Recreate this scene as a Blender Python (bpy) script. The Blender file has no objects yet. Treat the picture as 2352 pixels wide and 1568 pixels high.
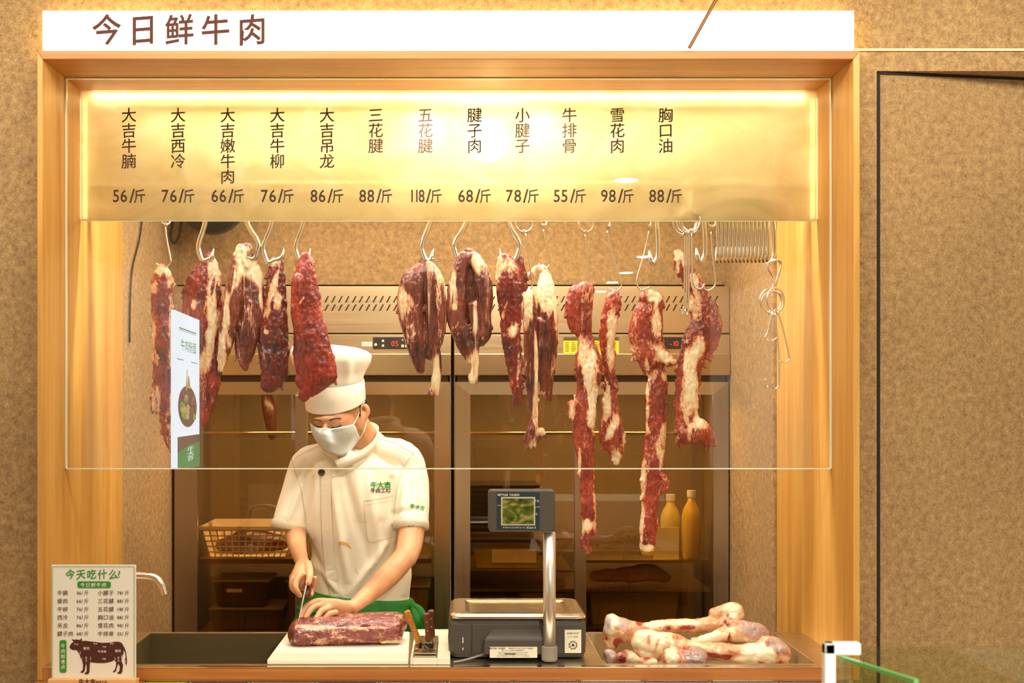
import bpy, bmesh, math, random
import numpy as np
from mathutils import Vector, Matrix, Euler
from mathutils.geometry import tessellate_polygon
from mathutils.bvhtree import BVHTree
C = bpy.context.scene.collection
R = math.radians
# ---------------------------------------------------------------- camera, world, exposure
W_, H_ = 2352, 1568
CX, CY, F, D, EYE = 1049.0, 915.0, 2700.0, 3.0, 1.62     # vanishing point, focal length in pixels, distance to the shop front, eye height
sc = bpy.context.scene
cd = bpy.data.cameras.new('camera'); cam = bpy.data.objects.new('camera', cd); C.objects.link(cam)
cam.location = (0, -D, EYE); cam.rotation_euler = (R(90), 0, 0)
cd.sensor_width = 36; cd.lens = F / W_ * 36
cd.shift_x = (W_/2 - CX) / W_; cd.shift_y = (CY - H_/2) / W_
cd.clip_start = .05
cd.dof.use_dof = True; cd.dof.focus_distance = 3.42; cd.dof.aperture_fstop = 6.3
sc.camera = cam
sc.view_settings.view_transform = 'Standard'; sc.view_settings.look = 'None'
sc.view_settings.gamma = 1; sc.view_settings.use_curve_mapping = False
sc.view_settings.exposure = 0.15
wd = bpy.data.worlds.new('world'); sc.world = wd; wd.use_nodes = True
wd.node_tree.nodes['Background'].inputs[0].default_value = (1.0, .86, .62, 1)
wd.node_tree.nodes['Background'].inputs[1].default_value = .75
def area(name, loc, sx, sy, power, col, rot=(0, 0, 0), spread=180):
    l = bpy.data.lights.new(name, 'AREA'); l.shape = 'RECTANGLE'; l.size = sx; l.size_y = sy
    l.energy = power; l.color = col; l.spread = R(spread)
    o = bpy.data.objects.new(name, l); o.location = loc; o.rotation_euler = rot; C.objects.link(o); return o
WARM = (1.0, .93, .78)
area('hall_ceiling_light', (.1, -.66, 2.80), 4.0, .4, 50, (1.0, .945, .83), (R(26), 0, 0))  # unseen soft fill, set where the pane does not mirror it
area('booth_ceiling_light', (0, .95, 2.46), 1.7, .35, 8, WARM)
area('meat_lamp_bar', (0, .365, 2.476), 1.8, .03, 22, (1.0, .94, .80), (R(-6), 0, 0))
def lampo(name, kind, loc, energy, rad, rot=(0, 0, 0), col=(1.0, .93, .80), size=95):
    l = bpy.data.lights.new(name, kind); l.energy = energy; l.color = col; l.shadow_soft_size = rad
    if kind == 'SPOT': l.spot_size = R(size); l.spot_blend = .8
    o = bpy.data.objects.new(name, l); o.location = loc; o.rotation_euler = rot; C.objects.link(o)
lampo('track_spot', 'SPOT', (-.08, .22, 2.42), 6, .05, (R(24), R(16), 0), size=130)  # unseen spots added in front of the panel to brighten its centre
lampo('track_spot', 'SPOT', (.24, .22, 2.42), 6, .05, (R(24), R(-16), 0), size=130)
lampo('booth_lamp', 'POINT', (.09, .46, 2.38), 13, .06)  # bare point light added behind the panel for the glow at its middle
lampo('hall_spot', 'SPOT', (.95, -3.24, 2.82), 400, .05, (R(22), 0, 0), (1.0, .96, .88), 110)

def P(px, py, Y):
    s = (Y + D) / F
    return Vector(((px - CX) * s, Y, EYE - (py - CY) * s))
def PX(px, Y): return (px - CX) * (Y + D) / F
def PZ(py, Y): return EYE - (py - CY) * (Y + D) / F

# ---------------------------------------------------------------- materials
def lin(h):
    if isinstance(h, (tuple, list)): return tuple(h[:3])
    h = h.lstrip('#'); r = []
    for i in (0, 2, 4):
        c = int(h[i:i+2], 16) / 255
        r.append(c / 12.92 if c <= .04045 else ((c + .055) / 1.055) ** 2.4)
    return tuple(r)
def L4(h): return lin(h) + (1,)
class NT:
    def __init__(s, name):
        s.m = bpy.data.materials.new(name); s.m.use_nodes = True
        s.t = s.m.node_tree; s.b = s.t.nodes['Principled BSDF']; s.out = s.t.nodes['Material Output']
    def n(s, typ, **kw):
        nd = s.t.nodes.new(typ)
        for k, v in kw.items():
            if k in nd.inputs: nd.inputs[k].default_value = v
            else: setattr(nd, k, v)
        return nd
    def l(s, a, b): s.t.links.new(a, b)
    def coord(s, scale=(1, 1, 1), kind='Object'):
        tc = s.n('ShaderNodeTexCoord'); mp = s.n('ShaderNodeMapping'); mp.inputs['Scale'].default_value = scale
        s.l(tc.outputs[kind], mp.inputs[0]); return mp.outputs[0]
    def noise(s, scale, detail=4, sc3=(1, 1, 1), rough=.55, dist=0):
        nn = s.n('ShaderNodeTexNoise'); nn.inputs['Scale'].default_value = scale; nn.inputs['Detail'].default_value = detail
        nn.inputs['Roughness'].default_value = rough; nn.inputs['Distortion'].default_value = dist
        s.l(s.coord(sc3), nn.inputs['Vector']); return nn.outputs['Fac']
    def ramp(s, fac, stops):
        r = s.n('ShaderNodeValToRGB'); e = r.color_ramp.elements
        while len(e) < len(stops): e.new(.5)
        for i, (p, c) in enumerate(stops): e[i].position = p; e[i].color = L4(c)
        s.l(fac, r.inputs[0]); return r.outputs[0]
    def math(s, op, a, b=None, c=None, clamp=False):
        m = s.n('ShaderNodeMath', operation=op); m.use_clamp = clamp
        for i, v in enumerate((a, b, c)):
            if v is None: continue
            if isinstance(v, (int, float)): m.inputs[i].default_value = v
            else: s.l(v, m.inputs[i])
        return m.outputs[0]
    def mix(s, f, a, b):
        m = s.n('ShaderNodeMix', data_type='RGBA')
        for i, v in ((0, f), (6, a), (7, b)):
            if hasattr(v, 'node'): s.l(v, m.inputs[i])
            elif i == 0: m.inputs[0].default_value = v
            else: m.inputs[i].default_value = L4(v)
        return m.outputs[2]
    def bump(s, h, strength=.3, dist=.002, prev=None):
        b = s.n('ShaderNodeBump'); b.inputs['Strength'].default_value = strength; b.inputs['Distance'].default_value = dist
        s.l(h, b.inputs['Height'])
        if prev is not None: s.l(prev, b.inputs['Normal'])
        s.l(b.outputs[0], s.b.inputs['Normal']); return b.outputs[0]
    def set(s, **kw):
        for k, v in kw.items():
            k = k.replace('_', ' ')
            i = s.b.inputs[k]
            if hasattr(v, 'node'): s.l(v, i)
            else: i.default_value = v
        return s
_mc = {}
def pbr(name, col, rough=.5, metal=0.0, var=.06, nscale=40, bump=0.0, bscale=200, **kw):
    if name in _mc: return _mc[name]
    t = NT(name); c = lin(col)
    lo = tuple(max(0, x * (1 - var)) for x in c); hi = tuple(min(1, x * (1 + var)) for x in c)
    f = t.noise(nscale)
    m = t.n('ShaderNodeMix', data_type='RGBA'); t.l(f, m.inputs[0]); m.inputs[6].default_value = lo + (1,); m.inputs[7].default_value = hi + (1,)
    t.l(m.outputs[2], t.b.inputs['Base Color'])
    t.set(Roughness=rough, Metallic=metal, **kw)
    if bump: t.bump(t.noise(bscale, 6), bump, .001)
    _mc[name] = t.m; return t.m
def steel(name, col='#cfc4b0', rough=.3, axis=0, metal=1.0):
    if name in _mc: return _mc[name]
    t = NT(name); s3 = [220, 220, 220]; s3[axis] = 3
    f = t.noise(1, 3, tuple(s3)); b = t.noise(3, 3)
    t.set(Base_Color=t.ramp(b, [(.3, col), (.7, tuple(min(1, x*1.08) for x in lin(col)))]), Metallic=metal,
          Roughness=t.math('MULTIPLY_ADD', f, .18, rough - .09))
    t.bump(f, .05, .0005); _mc[name] = t.m; return t.m
def wood(name, a, b, c, axis=2, rough=.42):
    if name in _mc: return _mc[name]
    t = NT(name); s3 = [9, 9, 9]; s3[axis] = .55
    g = t.noise(1.6, 5, tuple(s3), .6, .6); s4 = [90, 90, 90]; s4[axis] = 2.5
    fine = t.noise(1, 4, tuple(s4))
    k = t.math('ADD', t.math('MULTIPLY', g, .75), t.math('MULTIPLY', fine, .3))
    t.set(Base_Color=t.ramp(k, [(.32, a), (.5, b), (.68, c)]), Roughness=rough)
    t.bump(fine, .08, .0006); _mc[name] = t.m; return t.m
def emis(name, col, strength):
    if name in _mc: return _mc[name]
    t = NT(name); t.set(Base_Color=(.04, .04, .04, 1), Emission_Color=L4(col), Emission_Strength=strength); _mc[name] = t.m; return t.m
def thin_glass(name, tint='#ffffff', f0=.045, rough=0.0, tr=1.0):
    """clear sheet: sees straight through, mirrors by a Schlick term"""
    if name in _mc: return _mc[name]
    t = NT(name); t.t.nodes.remove(t.b)
    lw = t.n('ShaderNodeLayerWeight'); lw.inputs['Blend'].default_value = .5
    ge = t.n('ShaderNodeNewGeometry'); vm = t.n('ShaderNodeVectorMath', operation='DOT_PRODUCT')
    t.l(ge.outputs['Normal'], vm.inputs[0]); t.l(ge.outputs['Incoming'], vm.inputs[1])
    c = t.math('ABSOLUTE', vm.outputs['Value']); k = t.math('POWER', t.math('SUBTRACT', 1, c, clamp=True), 5)
    f = t.math('MULTIPLY_ADD', k, 1 - f0, f0)
    tb = t.n('ShaderNodeBsdfTransparent'); tb.inputs[0].default_value = tuple(x * tr for x in lin(tint)) + (1,)
    gl = t.n('ShaderNodeBsdfGlossy'); gl.inputs['Roughness'].default_value = rough
    mx = t.n('ShaderNodeMixShader'); t.l(f, mx.inputs[0]); t.l(tb.outputs[0], mx.inputs[1]); t.l(gl.outputs[0], mx.inputs[2])
    t.l(mx.outputs[0], t.out.inputs[0]); _mc[name] = t.m; return t.m
def meat_mat(name, bias=0.0, amp=.55, red=1.0, streak=.25, scale=1.0, dark='#3a0f09', mid='#7c1e0f', bright='#ac381b', zs=.3, fatc='#e6c493', pink='#d17b54'):
    if name in _mc: return _mc[name]
    t = NT(name)
    at = t.n('ShaderNodeAttribute', attribute_name='fat'); a = at.outputs['Fac']
    n1 = t.noise(26*scale, 6, (1, 1, zs), .6, .8); n2 = t.noise(85*scale, 5, (1, 1, zs*.9), .6, 1.2); n3 = t.noise(9, 3)
    f = t.math('ADD', a, bias)
    f = t.math('MULTIPLY_ADD', t.math('SUBTRACT', n1, .5), amp*2.0, f)
    f = t.math('MULTIPLY_ADD', t.math('SUBTRACT', n2, .5), amp*1.3, f)
    rd = t.math('SUBTRACT', .035, t.math('ABSOLUTE', t.math('SUBTRACT', t.noise(34*scale, 4, (1.0, 1.0, zs*.7), .55, 2.2), .5)), clamp=True)
    f = t.math('MULTIPLY_ADD', rd, streak*22, f)
    musc = t.ramp(t.math('MULTIPLY_ADD', n3, .5, t.math('MULTIPLY', n2, .5)), [(.36, dark), (.5, mid), (.66, bright)])
    fatcol = t.ramp(f, [(.38, '#9a2f24'), (.5, pink), (.62, '#dfa472'), (.80, fatc), (1.0, '#f0dcb4')])
    k = t.ramp(f, [(.36, '#000000'), (.5, '#ffffff')])
    t.set(Base_Color=t.mix(k, musc, fatcol), Roughness=t.math('MULTIPLY_ADD', n1, .3, .14), Coat_Weight=.35, Coat_Roughness=.18)
    t.b.inputs['Specular IOR Level'].default_value = .6
    t.b.inputs['Subsurface Weight'].default_value = .06; t.b.inputs['Subsurface Radius'].default_value = (.012, .004, .002); t.b.inputs['Subsurface Scale'].default_value = 1
    h = t.math('ADD', n2, t.math('MULTIPLY', t.noise(230*scale, 3, (1, 1, zs*1.4)), .5))
    t.bump(h, .55, .004); _mc[name] = t.m; return t.m

M = {}
def wall_mat():
    t = NT('felt_wall')
    a = t.noise(55, 6, (1, 1, 1), .7); b = t.noise(200, 5, (1, 1, 1), .7); c = t.noise(2.2, 3)
    k = t.math('ADD', t.math('ADD', t.math('MULTIPLY', a, .5), t.math('MULTIPLY', b, .42)), t.math('MULTIPLY', c, .12))
    t.set(Base_Color=t.ramp(k, [(.36, '#664a2b'), (.47, '#93734a'), (.56, '#ab8958'), (.66, '#c6a36e')]), Roughness=.85)
    t.bump(b, .25, .002); return t.m
M['wall'] = wall_mat()
M['wood_v'] = wood('oak_vertical', '#b2772f', '#cf9746', '#deac5b', 2)
M['wood_h'] = wood('oak_horizontal', '#9a5c28', '#b87536', '#c98a46', 0)
M['steel_x'] = steel('brushed_steel_x', axis=0); M['steel_z'] = steel('brushed_steel_z', axis=2)
M['chrome'] = steel('polished_steel', '#e8e0d0', .16)
M['fridge_x'] = steel('fridge_steel_x', '#d2bf9c', .34, 0); M['fridge_z'] = steel('fridge_steel_z', '#b9a180', .32, 2)
M['darkgap'] = pbr('dark_gap', '#1b120b', .8)
M['white'] = pbr('white_plastic', '#f1efe6', .45); M['black'] = pbr('black_plastic', '#17140f', .45)
M['text'] = pbr('brown_lettering', '#351506', .7, var=.03)
M['glass'] = thin_glass('clear_glass')
M['edge'] = pbr('polished_glass_edge', '#e8ecd0', .2, var=.02, **{'Emission_Strength': 0.0})

# ---------------------------------------------------------------- meshes
class MB:
    def __init__(s): s.v = []; s.f = []; s.mi = []; s.cur = 0
    def add(s, vs, fs):
        o = len(s.v); s.v += [tuple(v) for v in vs]; s.f += [tuple(i + o for i in f) for f in fs]; s.mi += [s.cur]*len(fs); return s
    def box(s, x0, x1, y0, y1, z0, z1):
        v = [(x, y, z) for z in (z0, z1) for y in (y0, y1) for x in (x0, x1)]
        return s.add(v, [(0, 2, 3, 1), (4, 5, 7, 6), (0, 1, 5, 4), (2, 6, 7, 3), (0, 4, 6, 2), (1, 3, 7, 5)])
    def hexa(s, b4, t4):                       # 4 bottom, 4 top corners, same winding
        return s.add(list(b4) + list(t4), [(3, 2, 1, 0), (4, 5, 6, 7), (0, 1, 5, 4), (1, 2, 6, 5), (2, 3, 7, 6), (3, 0, 4, 7)])
    def loft(s, rings, cap=True, closed=True):
        n = len(rings[0]); vs = [p for r in rings for p in r]; fs = []
        for i in range(len(rings)-1):
            for j in range(n if closed else n-1):
                k = (j+1) % n; fs.append((i*n+j, i*n+k, (i+1)*n+k, (i+1)*n+j))
        if cap: fs.append(tuple(range(n))[::-1]); fs.append(tuple((len(rings)-1)*n + j for j in range(n)))
        return s.add(vs, fs)
    def cyl(s, p0, p1, r0, r1=None, n=20):
        return s.tube([p0, p1], [r0, r0 if r1 is None else r1], n)
    def tube(s, path, radii, n=12, up=None, flat=1.0, closed=False, cap=True):
        path = [Vector(p) for p in path]; m = len(path)
        if isinstance(radii, (int, float)): radii = [radii]*m
        rings = []; u = None
        for i, p in enumerate(path):
            if closed: t = path[(i+1) % m] - path[i-1]
            else: t = path[min(i+1, m-1)] - path[max(i-1, 0)]
            t.normalize()
            if up is not None: a = t.cross(Vector(up)); 
            else:
                if u is None: u = Vector((0, 1, 0)) if abs(t.y) < .9 else Vector((1, 0, 0))
                a = t.cross(u)
            if a.length < 1e-5: a = t.orthogonal()
            a.normalize(); b = a.cross(t).normalized()
            if up is None: u = b
            r = radii[i]; ra, rb = (r, r*flat) if not isinstance(r, tuple) else r
            rings.append([p + a*(math.cos(q)*ra) + b*(math.sin(q)*rb) for q in (2*math.pi*j/n for j in range(n))])
        if closed: rings.append(rings[0]); cap = False
        return s.loft(rings, cap)
    def lobe(s, path, radii, flat=1.0, n=16, up=(0, 1, 0), dens=4):
        """smooth rounded limb along control points (Catmull-Rom), rounded ends"""
        pts, rs = smooth(path, radii, dens)
        t0 = (pts[0] - pts[1]).normalized(); t1 = (pts[-1] - pts[-2]).normalized()
        a = []; b = []
        for k in (.99, .85, .55):
            a.append((pts[0] + t0*rs[0]*k*.8, rs[0]*math.sqrt(max(1-k*k, .004)))); b.append((pts[-1] + t1*rs[-1]*k*.8, rs[-1]*math.sqrt(max(1-k*k, .004))))
        pp = [x[0] for x in a] + pts + [x[0] for x in b[::-1]]; rr = [x[1] for x in a] + rs + [x[1] for x in b[::-1]]
        return s.tube(pp, rr, n, up=up, flat=flat)
    def ball(s, c, rx, ry, rz, n=16, m=10, rot=None):
        c = Vector(c); rings = []
        for i in range(m+1):
            th = math.pi*i/m; rr = max(math.sin(th), .02)
            ring = []
            for j in range(n):
                q = Vector((math.cos(2*math.pi*j/n)*rr*rx, math.sin(2*math.pi*j/n)*rr*ry, math.cos(th)*rz))
                if rot: q = rot @ q
                ring.append(c + q)
            rings.append(ring)
        return s.loft(rings)
    def poly(s, pts, y0, y1=None):             # polygon in XZ, optionally extruded from y0 (front) to y1
        vs = [Vector((x, 0, z)) for x, z in pts]; tri = tessellate_polygon([vs])
        n = len(pts); s.add([(x, y0, z) for x, z in pts], tri)
        if y1 is not None:
            s.add([(x, y1, z) for x, z in pts], tri)
            s.add([(x, y, z) for y in (y0, y1) for x, z in pts], [(i, (i+1) % n, n+(i+1) % n, n+i) for i in range(n)])
        return s
    def lathe(s, c, prof, n=24, ax='z'):
        c = Vector(c); rings = []
        for r, h in prof:
            ring = []
            for j in range(n):
                q = 2*math.pi*j/n
                o = {'z': Vector((r*math.cos(q), r*math.sin(q), h)), 'y': Vector((r*math.cos(q), h, r*math.sin(q)))}[ax]
                ring.append(c + o)
            rings.append(ring)
        return s.loft(rings)
    def mesh(s, name):
        m = bpy.data.meshes.new(name); m.from_pydata(s.v, [], s.f); m.update()
        if any(s.mi): m.polygons.foreach_set('material_index', s.mi)
        return m
def smooth(path, radii, dens=4):
    P_ = [Vector(p) for p in path]; n = len(P_); pts = []; rs = []
    if n == 2: dens = max(dens, 3)
    for i in range(n-1):
        p0, p1, p2, p3 = P_[max(i-1, 0)], P_[i], P_[i+1], P_[min(i+2, n-1)]
        r0, r1, r2, r3 = radii[max(i-1, 0)], radii[i], radii[i+1], radii[min(i+2, n-1)]
        for k in range(dens):
            t = k/dens; cr = lambda a, b, c, d: .5*((2*b) + (c-a)*t + (2*a-5*b+4*c-d)*t*t + (-a+3*b-3*c+d)*t**3)
            pts.append(cr(p0, p1, p2, p3)); rs.append(max(cr(r0, r1, r2, r3), .0008))
    pts.append(P_[-1]); rs.append(radii[-1]); return pts, rs
BASE = {}
def thing(name, label, cat, loc=(0, 0, 0), group=None):
    o = bpy.data.objects.new(name, None); C.objects.link(o); o.location = loc; o.empty_display_size = .05
    o['label'] = label; o['category'] = cat; BASE[o.name] = Vector(loc)
    if group: o['group'] = group
    return o
def link_mesh(me, name, mats, parent=None, loc=None, smooth_=False, label=None, bevel=0, recalc=True):
    base = BASE[parent.name] if parent is not None else Vector(loc or (0, 0, 0))
    if recalc:
        bm = bmesh.new(); bm.from_mesh(me); bmesh.ops.recalc_face_normals(bm, faces=bm.faces); bm.to_mesh(me); bm.free()
    me.transform(Matrix.Translation(-base))
    o = bpy.data.objects.new(name, me); C.objects.link(o)
    for mt in (mats if isinstance(mats, (list, tuple)) else [mats]): me.materials.append(mt)
    if parent is not None: o.parent = parent
    else: o.location = base
    BASE[o.name] = base
    if smooth_: me.polygons.foreach_set('use_smooth', [True]*len(me.polygons))
    if bevel:
        b = o.modifiers.new('bevel', 'BEVEL'); b.width = bevel; b.segments = 2; b.limit_method = 'ANGLE'; b.angle_limit = R(40)
    if label: o['label'] = label
    return o
def B(mb, name, mat, parent=None, loc=None, sm=False, label=None, bevel=0):
    return link_mesh(mb.mesh(name), name, mat, parent, loc, sm, label, bevel)
def T(mb, name, mat, label, cat, loc=None, sm=False, bevel=0, group=None):   # a thing that is one mesh
    o = B(mb, name, mat, None, loc, sm, label, bevel); o['category'] = cat
    if group: o['group'] = group
    return o
def S(mb, name, mat, bevel=0, loc=None):        # setting
    o = B(mb, name, mat, None, loc, False, None, bevel); o['kind'] = 'structure'; return o
def copy_tree(o, parent=None):
    c = o.copy(); C.objects.link(c); c.parent = parent
    BASE[c.name] = BASE.get(o.name, Vector())
    for ch in list(o.children): copy_tree(ch, c)
    return c
# ---------------------------------------------------------------- noise on vertices
def _hash(ix, iy, iz, seed):
    h = (ix.astype(np.int64)*374761393 + iy.astype(np.int64)*668265263 + iz.astype(np.int64)*2147483647 + seed*974711) & 0xffffffff
    h = ((h ^ (h >> 13))*1274126177) & 0xffffffff; h = (h ^ (h >> 16)) & 0xffffffff
    return h/4294967295.0
def vnoise(p, seed=0):
    i = np.floor(p).astype(np.int64); f = p - i; f = f*f*(3-2*f); r = 0
    for dx in (0, 1):
        for dy in (0, 1):
            for dz in (0, 1):
                w = (f[:, 0] if dx else 1-f[:, 0])*(f[:, 1] if dy else 1-f[:, 1])*(f[:, 2] if dz else 1-f[:, 2])
                r = r + w*_hash(i[:, 0]+dx, i[:, 1]+dy, i[:, 2]+dz, seed)
    return r*2-1
def get_co(me):
    a = np.empty(len(me.vertices)*3); me.vertices.foreach_get('co', a); return a.reshape(-1, 3)
def get_no(me):
    a = np.empty(len(me.vertices)*3); me.vertices.foreach_get('normal', a); return a.reshape(-1, 3)
def set_co(me, a): me.vertices.foreach_set('co', a.ravel()); me.update()
def fuse(mb, voxel=.003, sm=4, smf=.6):
    """union of overlapping closed pieces into one continuous skin"""
    me = mb.mesh('tmp'); bm = bmesh.new(); bm.from_mesh(me); bmesh.ops.recalc_face_normals(bm, faces=bm.faces); bm.to_mesh(me); bm.free()
    o = bpy.data.objects.new('tmp', me); C.objects.link(o)
    r = o.modifiers.new('r', 'REMESH'); r.mode = 'VOXEL'; r.voxel_size = voxel
    if sm: s = o.modifiers.new('s', 'SMOOTH'); s.iterations = sm; s.factor = smf
    bpy.context.view_layer.update(); dg = bpy.context.evaluated_depsgraph_get()
    res = bpy.data.meshes.new_from_object(o.evaluated_get(dg))
    bpy.data.objects.remove(o); bpy.data.meshes.remove(me); return res
def displace(me, layers, seed=0):
    """layers: (amplitude, (sx,sy,sz) frequency, ridged)"""
    for k, (amp, fr, rid) in enumerate(layers):
        co = get_co(me); no = get_no(me); p = co*np.array(fr) + seed*7.31 + k*13.7
        n = vnoise(p, seed+k)
        n = n*.65 + vnoise(p*2.1+3.3, seed+k+50)*.35
        if rid: n = (1-2*np.abs(n))*.7-.3
        set_co(me, co + no*(amp*n)[:, None])
def bvh_of(o):
    me = o.data; mw = o.matrix_basis if o.parent is None else o.parent.matrix_basis @ o.matrix_basis
    return BVHTree.FromPolygons([mw @ v.co for v in me.vertices], [tuple(p.vertices) for p in me.polygons])
EYEP = Vector((0, -D, EYE))
def hit(bvh, px, py, off=.001, fallback=None):
    d = (P(px, py, 0) - EYEP).normalized(); r = bvh.ray_cast(EYEP, d)
    if r[0] is None: return fallback.copy() if fallback is not None else None
    n = r[1] if r[1].dot(d) < 0 else -r[1]
    return r[0] + n*off
# ---------------------------------------------------------------- lettering
_gl = {}
def glyph(ch, bold=0):
    if (ch, bold) in _gl: return _gl[(ch, bold)]
    c = bpy.data.curves.new('x', 'FONT'); c.body = ch; c.size = 1; c.resolution_u = 3; c.offset = bold
    o = bpy.data.objects.new('x', c); C.objects.link(o); bpy.context.view_layer.update()
    m = bpy.data.meshes.new_from_object(o.evaluated_get(bpy.context.evaluated_depsgraph_get()))
    vs = [(v.co.x, v.co.y) for v in m.vertices]; fs = [tuple(p.vertices) for p in m.polygons]
    bpy.data.objects.remove(o); bpy.data.curves.remove(c); bpy.data.meshes.remove(m)
    cjk = ord(ch) > 0x2e80
    w = 1.0 if cjk else ((max(x for x, y in vs) + .06) if vs else .3)
    _gl[(ch, bold)] = (vs, fs, w, cjk); return _gl[(ch, bold)]
def textrun(s, size, cw=1.0, gap=0.0, vertical=False, step=None, shear=.06, latin=1.0, fat=0.0):
    """flat glyph outlines centred on (0,0); x right, y up"""
    V = []; Fc = []; x = 0; items = []
    for i, ch in enumerate(s):
        if ch == ' ': x += .35*size; continue
        vs, fs, w, cjk = glyph(ch, fat); k = size*(1 if cjk else latin); 
        if vertical: items.append((ch, -w*k*cw/2, -i*(step or size) - .38*k, k))
        else: items.append((ch, x, -.36*k if not cjk else -.38*k, k)); x += w*k*cw + gap*size
    offx = 0 if vertical else -x/2; offy = (len(s)-1)*(step or size)/2 if vertical else 0
    cop = [(0, 0)]
    for ch, ox, oy, k in items:
        vs, fs, w, cjk = glyph(ch, fat)
        for dx, dy in cop:
            o = len(V); V += [(ox + offx + vx*k*cw + dx, oy + offy + vy*k + shear*(vx-.5)*k + dy) for vx, vy in vs]
            Fc += [tuple(i+o for i in f) for f in fs]
    return V, Fc
def text_flat(mb, s, x, z, Y, size, **kw):      # on an upright plane facing the viewer
    V, Fc = textrun(s, size, **kw); mb.add([(x+a, Y, z+b) for a, b in V], Fc)
def text_px(mb, s, px, py, Y, hpx, **kw):
    sc_ = (Y+D)/F; text_flat(mb, s, PX(px, Y), PZ(py, Y), Y, hpx*sc_, **kw)
def text_on(mb, s, px, py, hpx, bvh, rot=0, off=.0012, skew=0, **kw):   # printed on a curved surface
    V, Fc = textrun(s, hpx, **kw); vs = []; last = None; ca, sa = math.cos(R(rot)), math.sin(R(rot))
    for a, b in V:
        a2, b2 = a*ca - b*sa, a*sa + b*ca + skew*a*a
        h = hit(bvh, px+a2, py-b2, off, last); 
        if h is None: h = Vector((0, 0, 0))
        last = h; vs.append(h)
    mb.add(vs, Fc)
def strip_on(mb, pts, w, bvh, off=.0015, closed=False, dens=6):      # ribbon lying on a surface, pts in picture px, w in px
    pp, _ = smooth([Vector((x, y, 0)) for x, y in pts], [1]*len(pts), dens) if dens else ([Vector((x, y, 0)) for x, y in pts], 0)
    a = []; last = None
    for i, p in enumerate(pp):
        t = pp[min(i+1, len(pp)-1)] - pp[max(i-1, 0)]; n = Vector((-t.y, t.x, 0)).normalized()*(w/2)
        l = hit(bvh, p.x-n.x, p.y-n.y, off, last); last = l or last
        r = hit(bvh, p.x+n.x, p.y+n.y, off, last); last = r or last
        if l is None or r is None: continue
        a.append([l, r])
    if len(a) > 1: mb.loft(a, cap=False, closed=False)
# ================================================================ THE SETTING
XL, XR = PX(98, 0), PX(1960, 0); XLo, XRo = PX(85, 0), PX(1975, 0)
ZI, ZO = PZ(136, 0), PZ(116, 0)
WY = .07                                     # wall face behind the frame's front
ZC = 2.85
WT = PZ(1527, .02)                           # worktop height
mb = MB(); mb.box(-3.2, XLo, WY, .2, 0, ZC); S(mb, 'wall_front_left', M['wall'])
mb = MB(); mb.box(XLo, XRo, WY, .2, ZO+.004, ZC); S(mb, 'wall_front_top', M['wall'])
DX0, DZ1 = PX(2014, WY), PZ(163, WY)
mb = MB(); mb.box(XRo, DX0, WY, .2, 0, ZC); mb.box(DX0, 3.2, WY, .2, DZ1, ZC); mb.box(DX0+1.0, 3.2, WY, .2, 0, DZ1); S(mb, 'wall_front_right', M['wall'])
door = MB(); door.box(.008, .985, 0, .04, .01, DZ1-.006)
do = S(door, 'door_1', M['wall']); do.location = (DX0, WY+.004, 0); do.rotation_euler = (0, 0, R(8.2))
gapline = MB(); gapline.box(-.001, .0085, -.004, .02, .01, DZ1-.002); gapline.box(-.001, .985, -.004, .02, DZ1-.007, DZ1-.0015)  # black strips standing in for the dark gap round the door
so = bpy.data.objects.new('door_seal', gapline.mesh('door_seal')); so.data.materials.append(M['darkgap']); C.objects.link(so); so.parent = do
mb = MB(); mb.box(DX0-.05, DX0+1.05, .27, .29, 0, DZ1+.05); S(mb, 'wall_behind_door', M['darkgap'])  # dark sheet added behind the door so the gap beside it stays dark
# reflected line of light over the door, built as a thin pale bar
mb = MB(); mb.box(XRo+.01, 3.1, WY-.004, WY, PZ(117.5, WY), PZ(112.5, WY)); S(mb, 'trim_1', pbr('pale_brass', '#dcc387', .35, .3))
mb = MB(); mb.box(-3.2, 3.2, -11.5, .2, -.05, 0); S(mb, 'floor', pbr('hall_floor_tile', '#8f7c60', .35, var=.1, nscale=6))
mb = MB(); mb.box(-3.2, 3.2, -11.5, .2, ZC, ZC+.05); S(mb, 'ceiling', pbr('ceiling_paint', '#d8c9a6', .8))
mb = MB(); mb.box(XLo, XRo, .2, 2.1, -.05, 0); S(mb, 'floor_booth', pbr('booth_floor_tile', '#7c6a50', .5))
mb = MB(); mb.box(XL-.02, XR+.02, .31, 2.1, 2.62, 2.66); S(mb, 'ceiling_booth', pbr('ceiling_paint', '#d8c9a6', .8))
mb = MB(); mb.box(XL-.05, XL, .72, 2.1, 0, 2.62); S(mb, 'wall_left', M['wall'])
mb = MB(); mb.box(XR, XR+.05, .72, 2.1, 0, 2.62); S(mb, 'wall_right', M['wall'])
mb = MB(); mb.box(XR-.012, XR, .722, .927, 0, 2.62); S(mb, 'trim_2', M['wall'], bevel=.002)
mb = MB(); mb.box(XL, XR, 1.44, 1.5, 2.05, 2.62); mb.box(XL, XR, 2.05, 2.1, 0, 2.62); S(mb, 'wall_back', M['wall'])
mb = MB(); mb.box(-3.2, 3.2, -11.6, -11.5, 0, ZC); S(mb, 'wall_hall_far', M['wall'])
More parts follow.
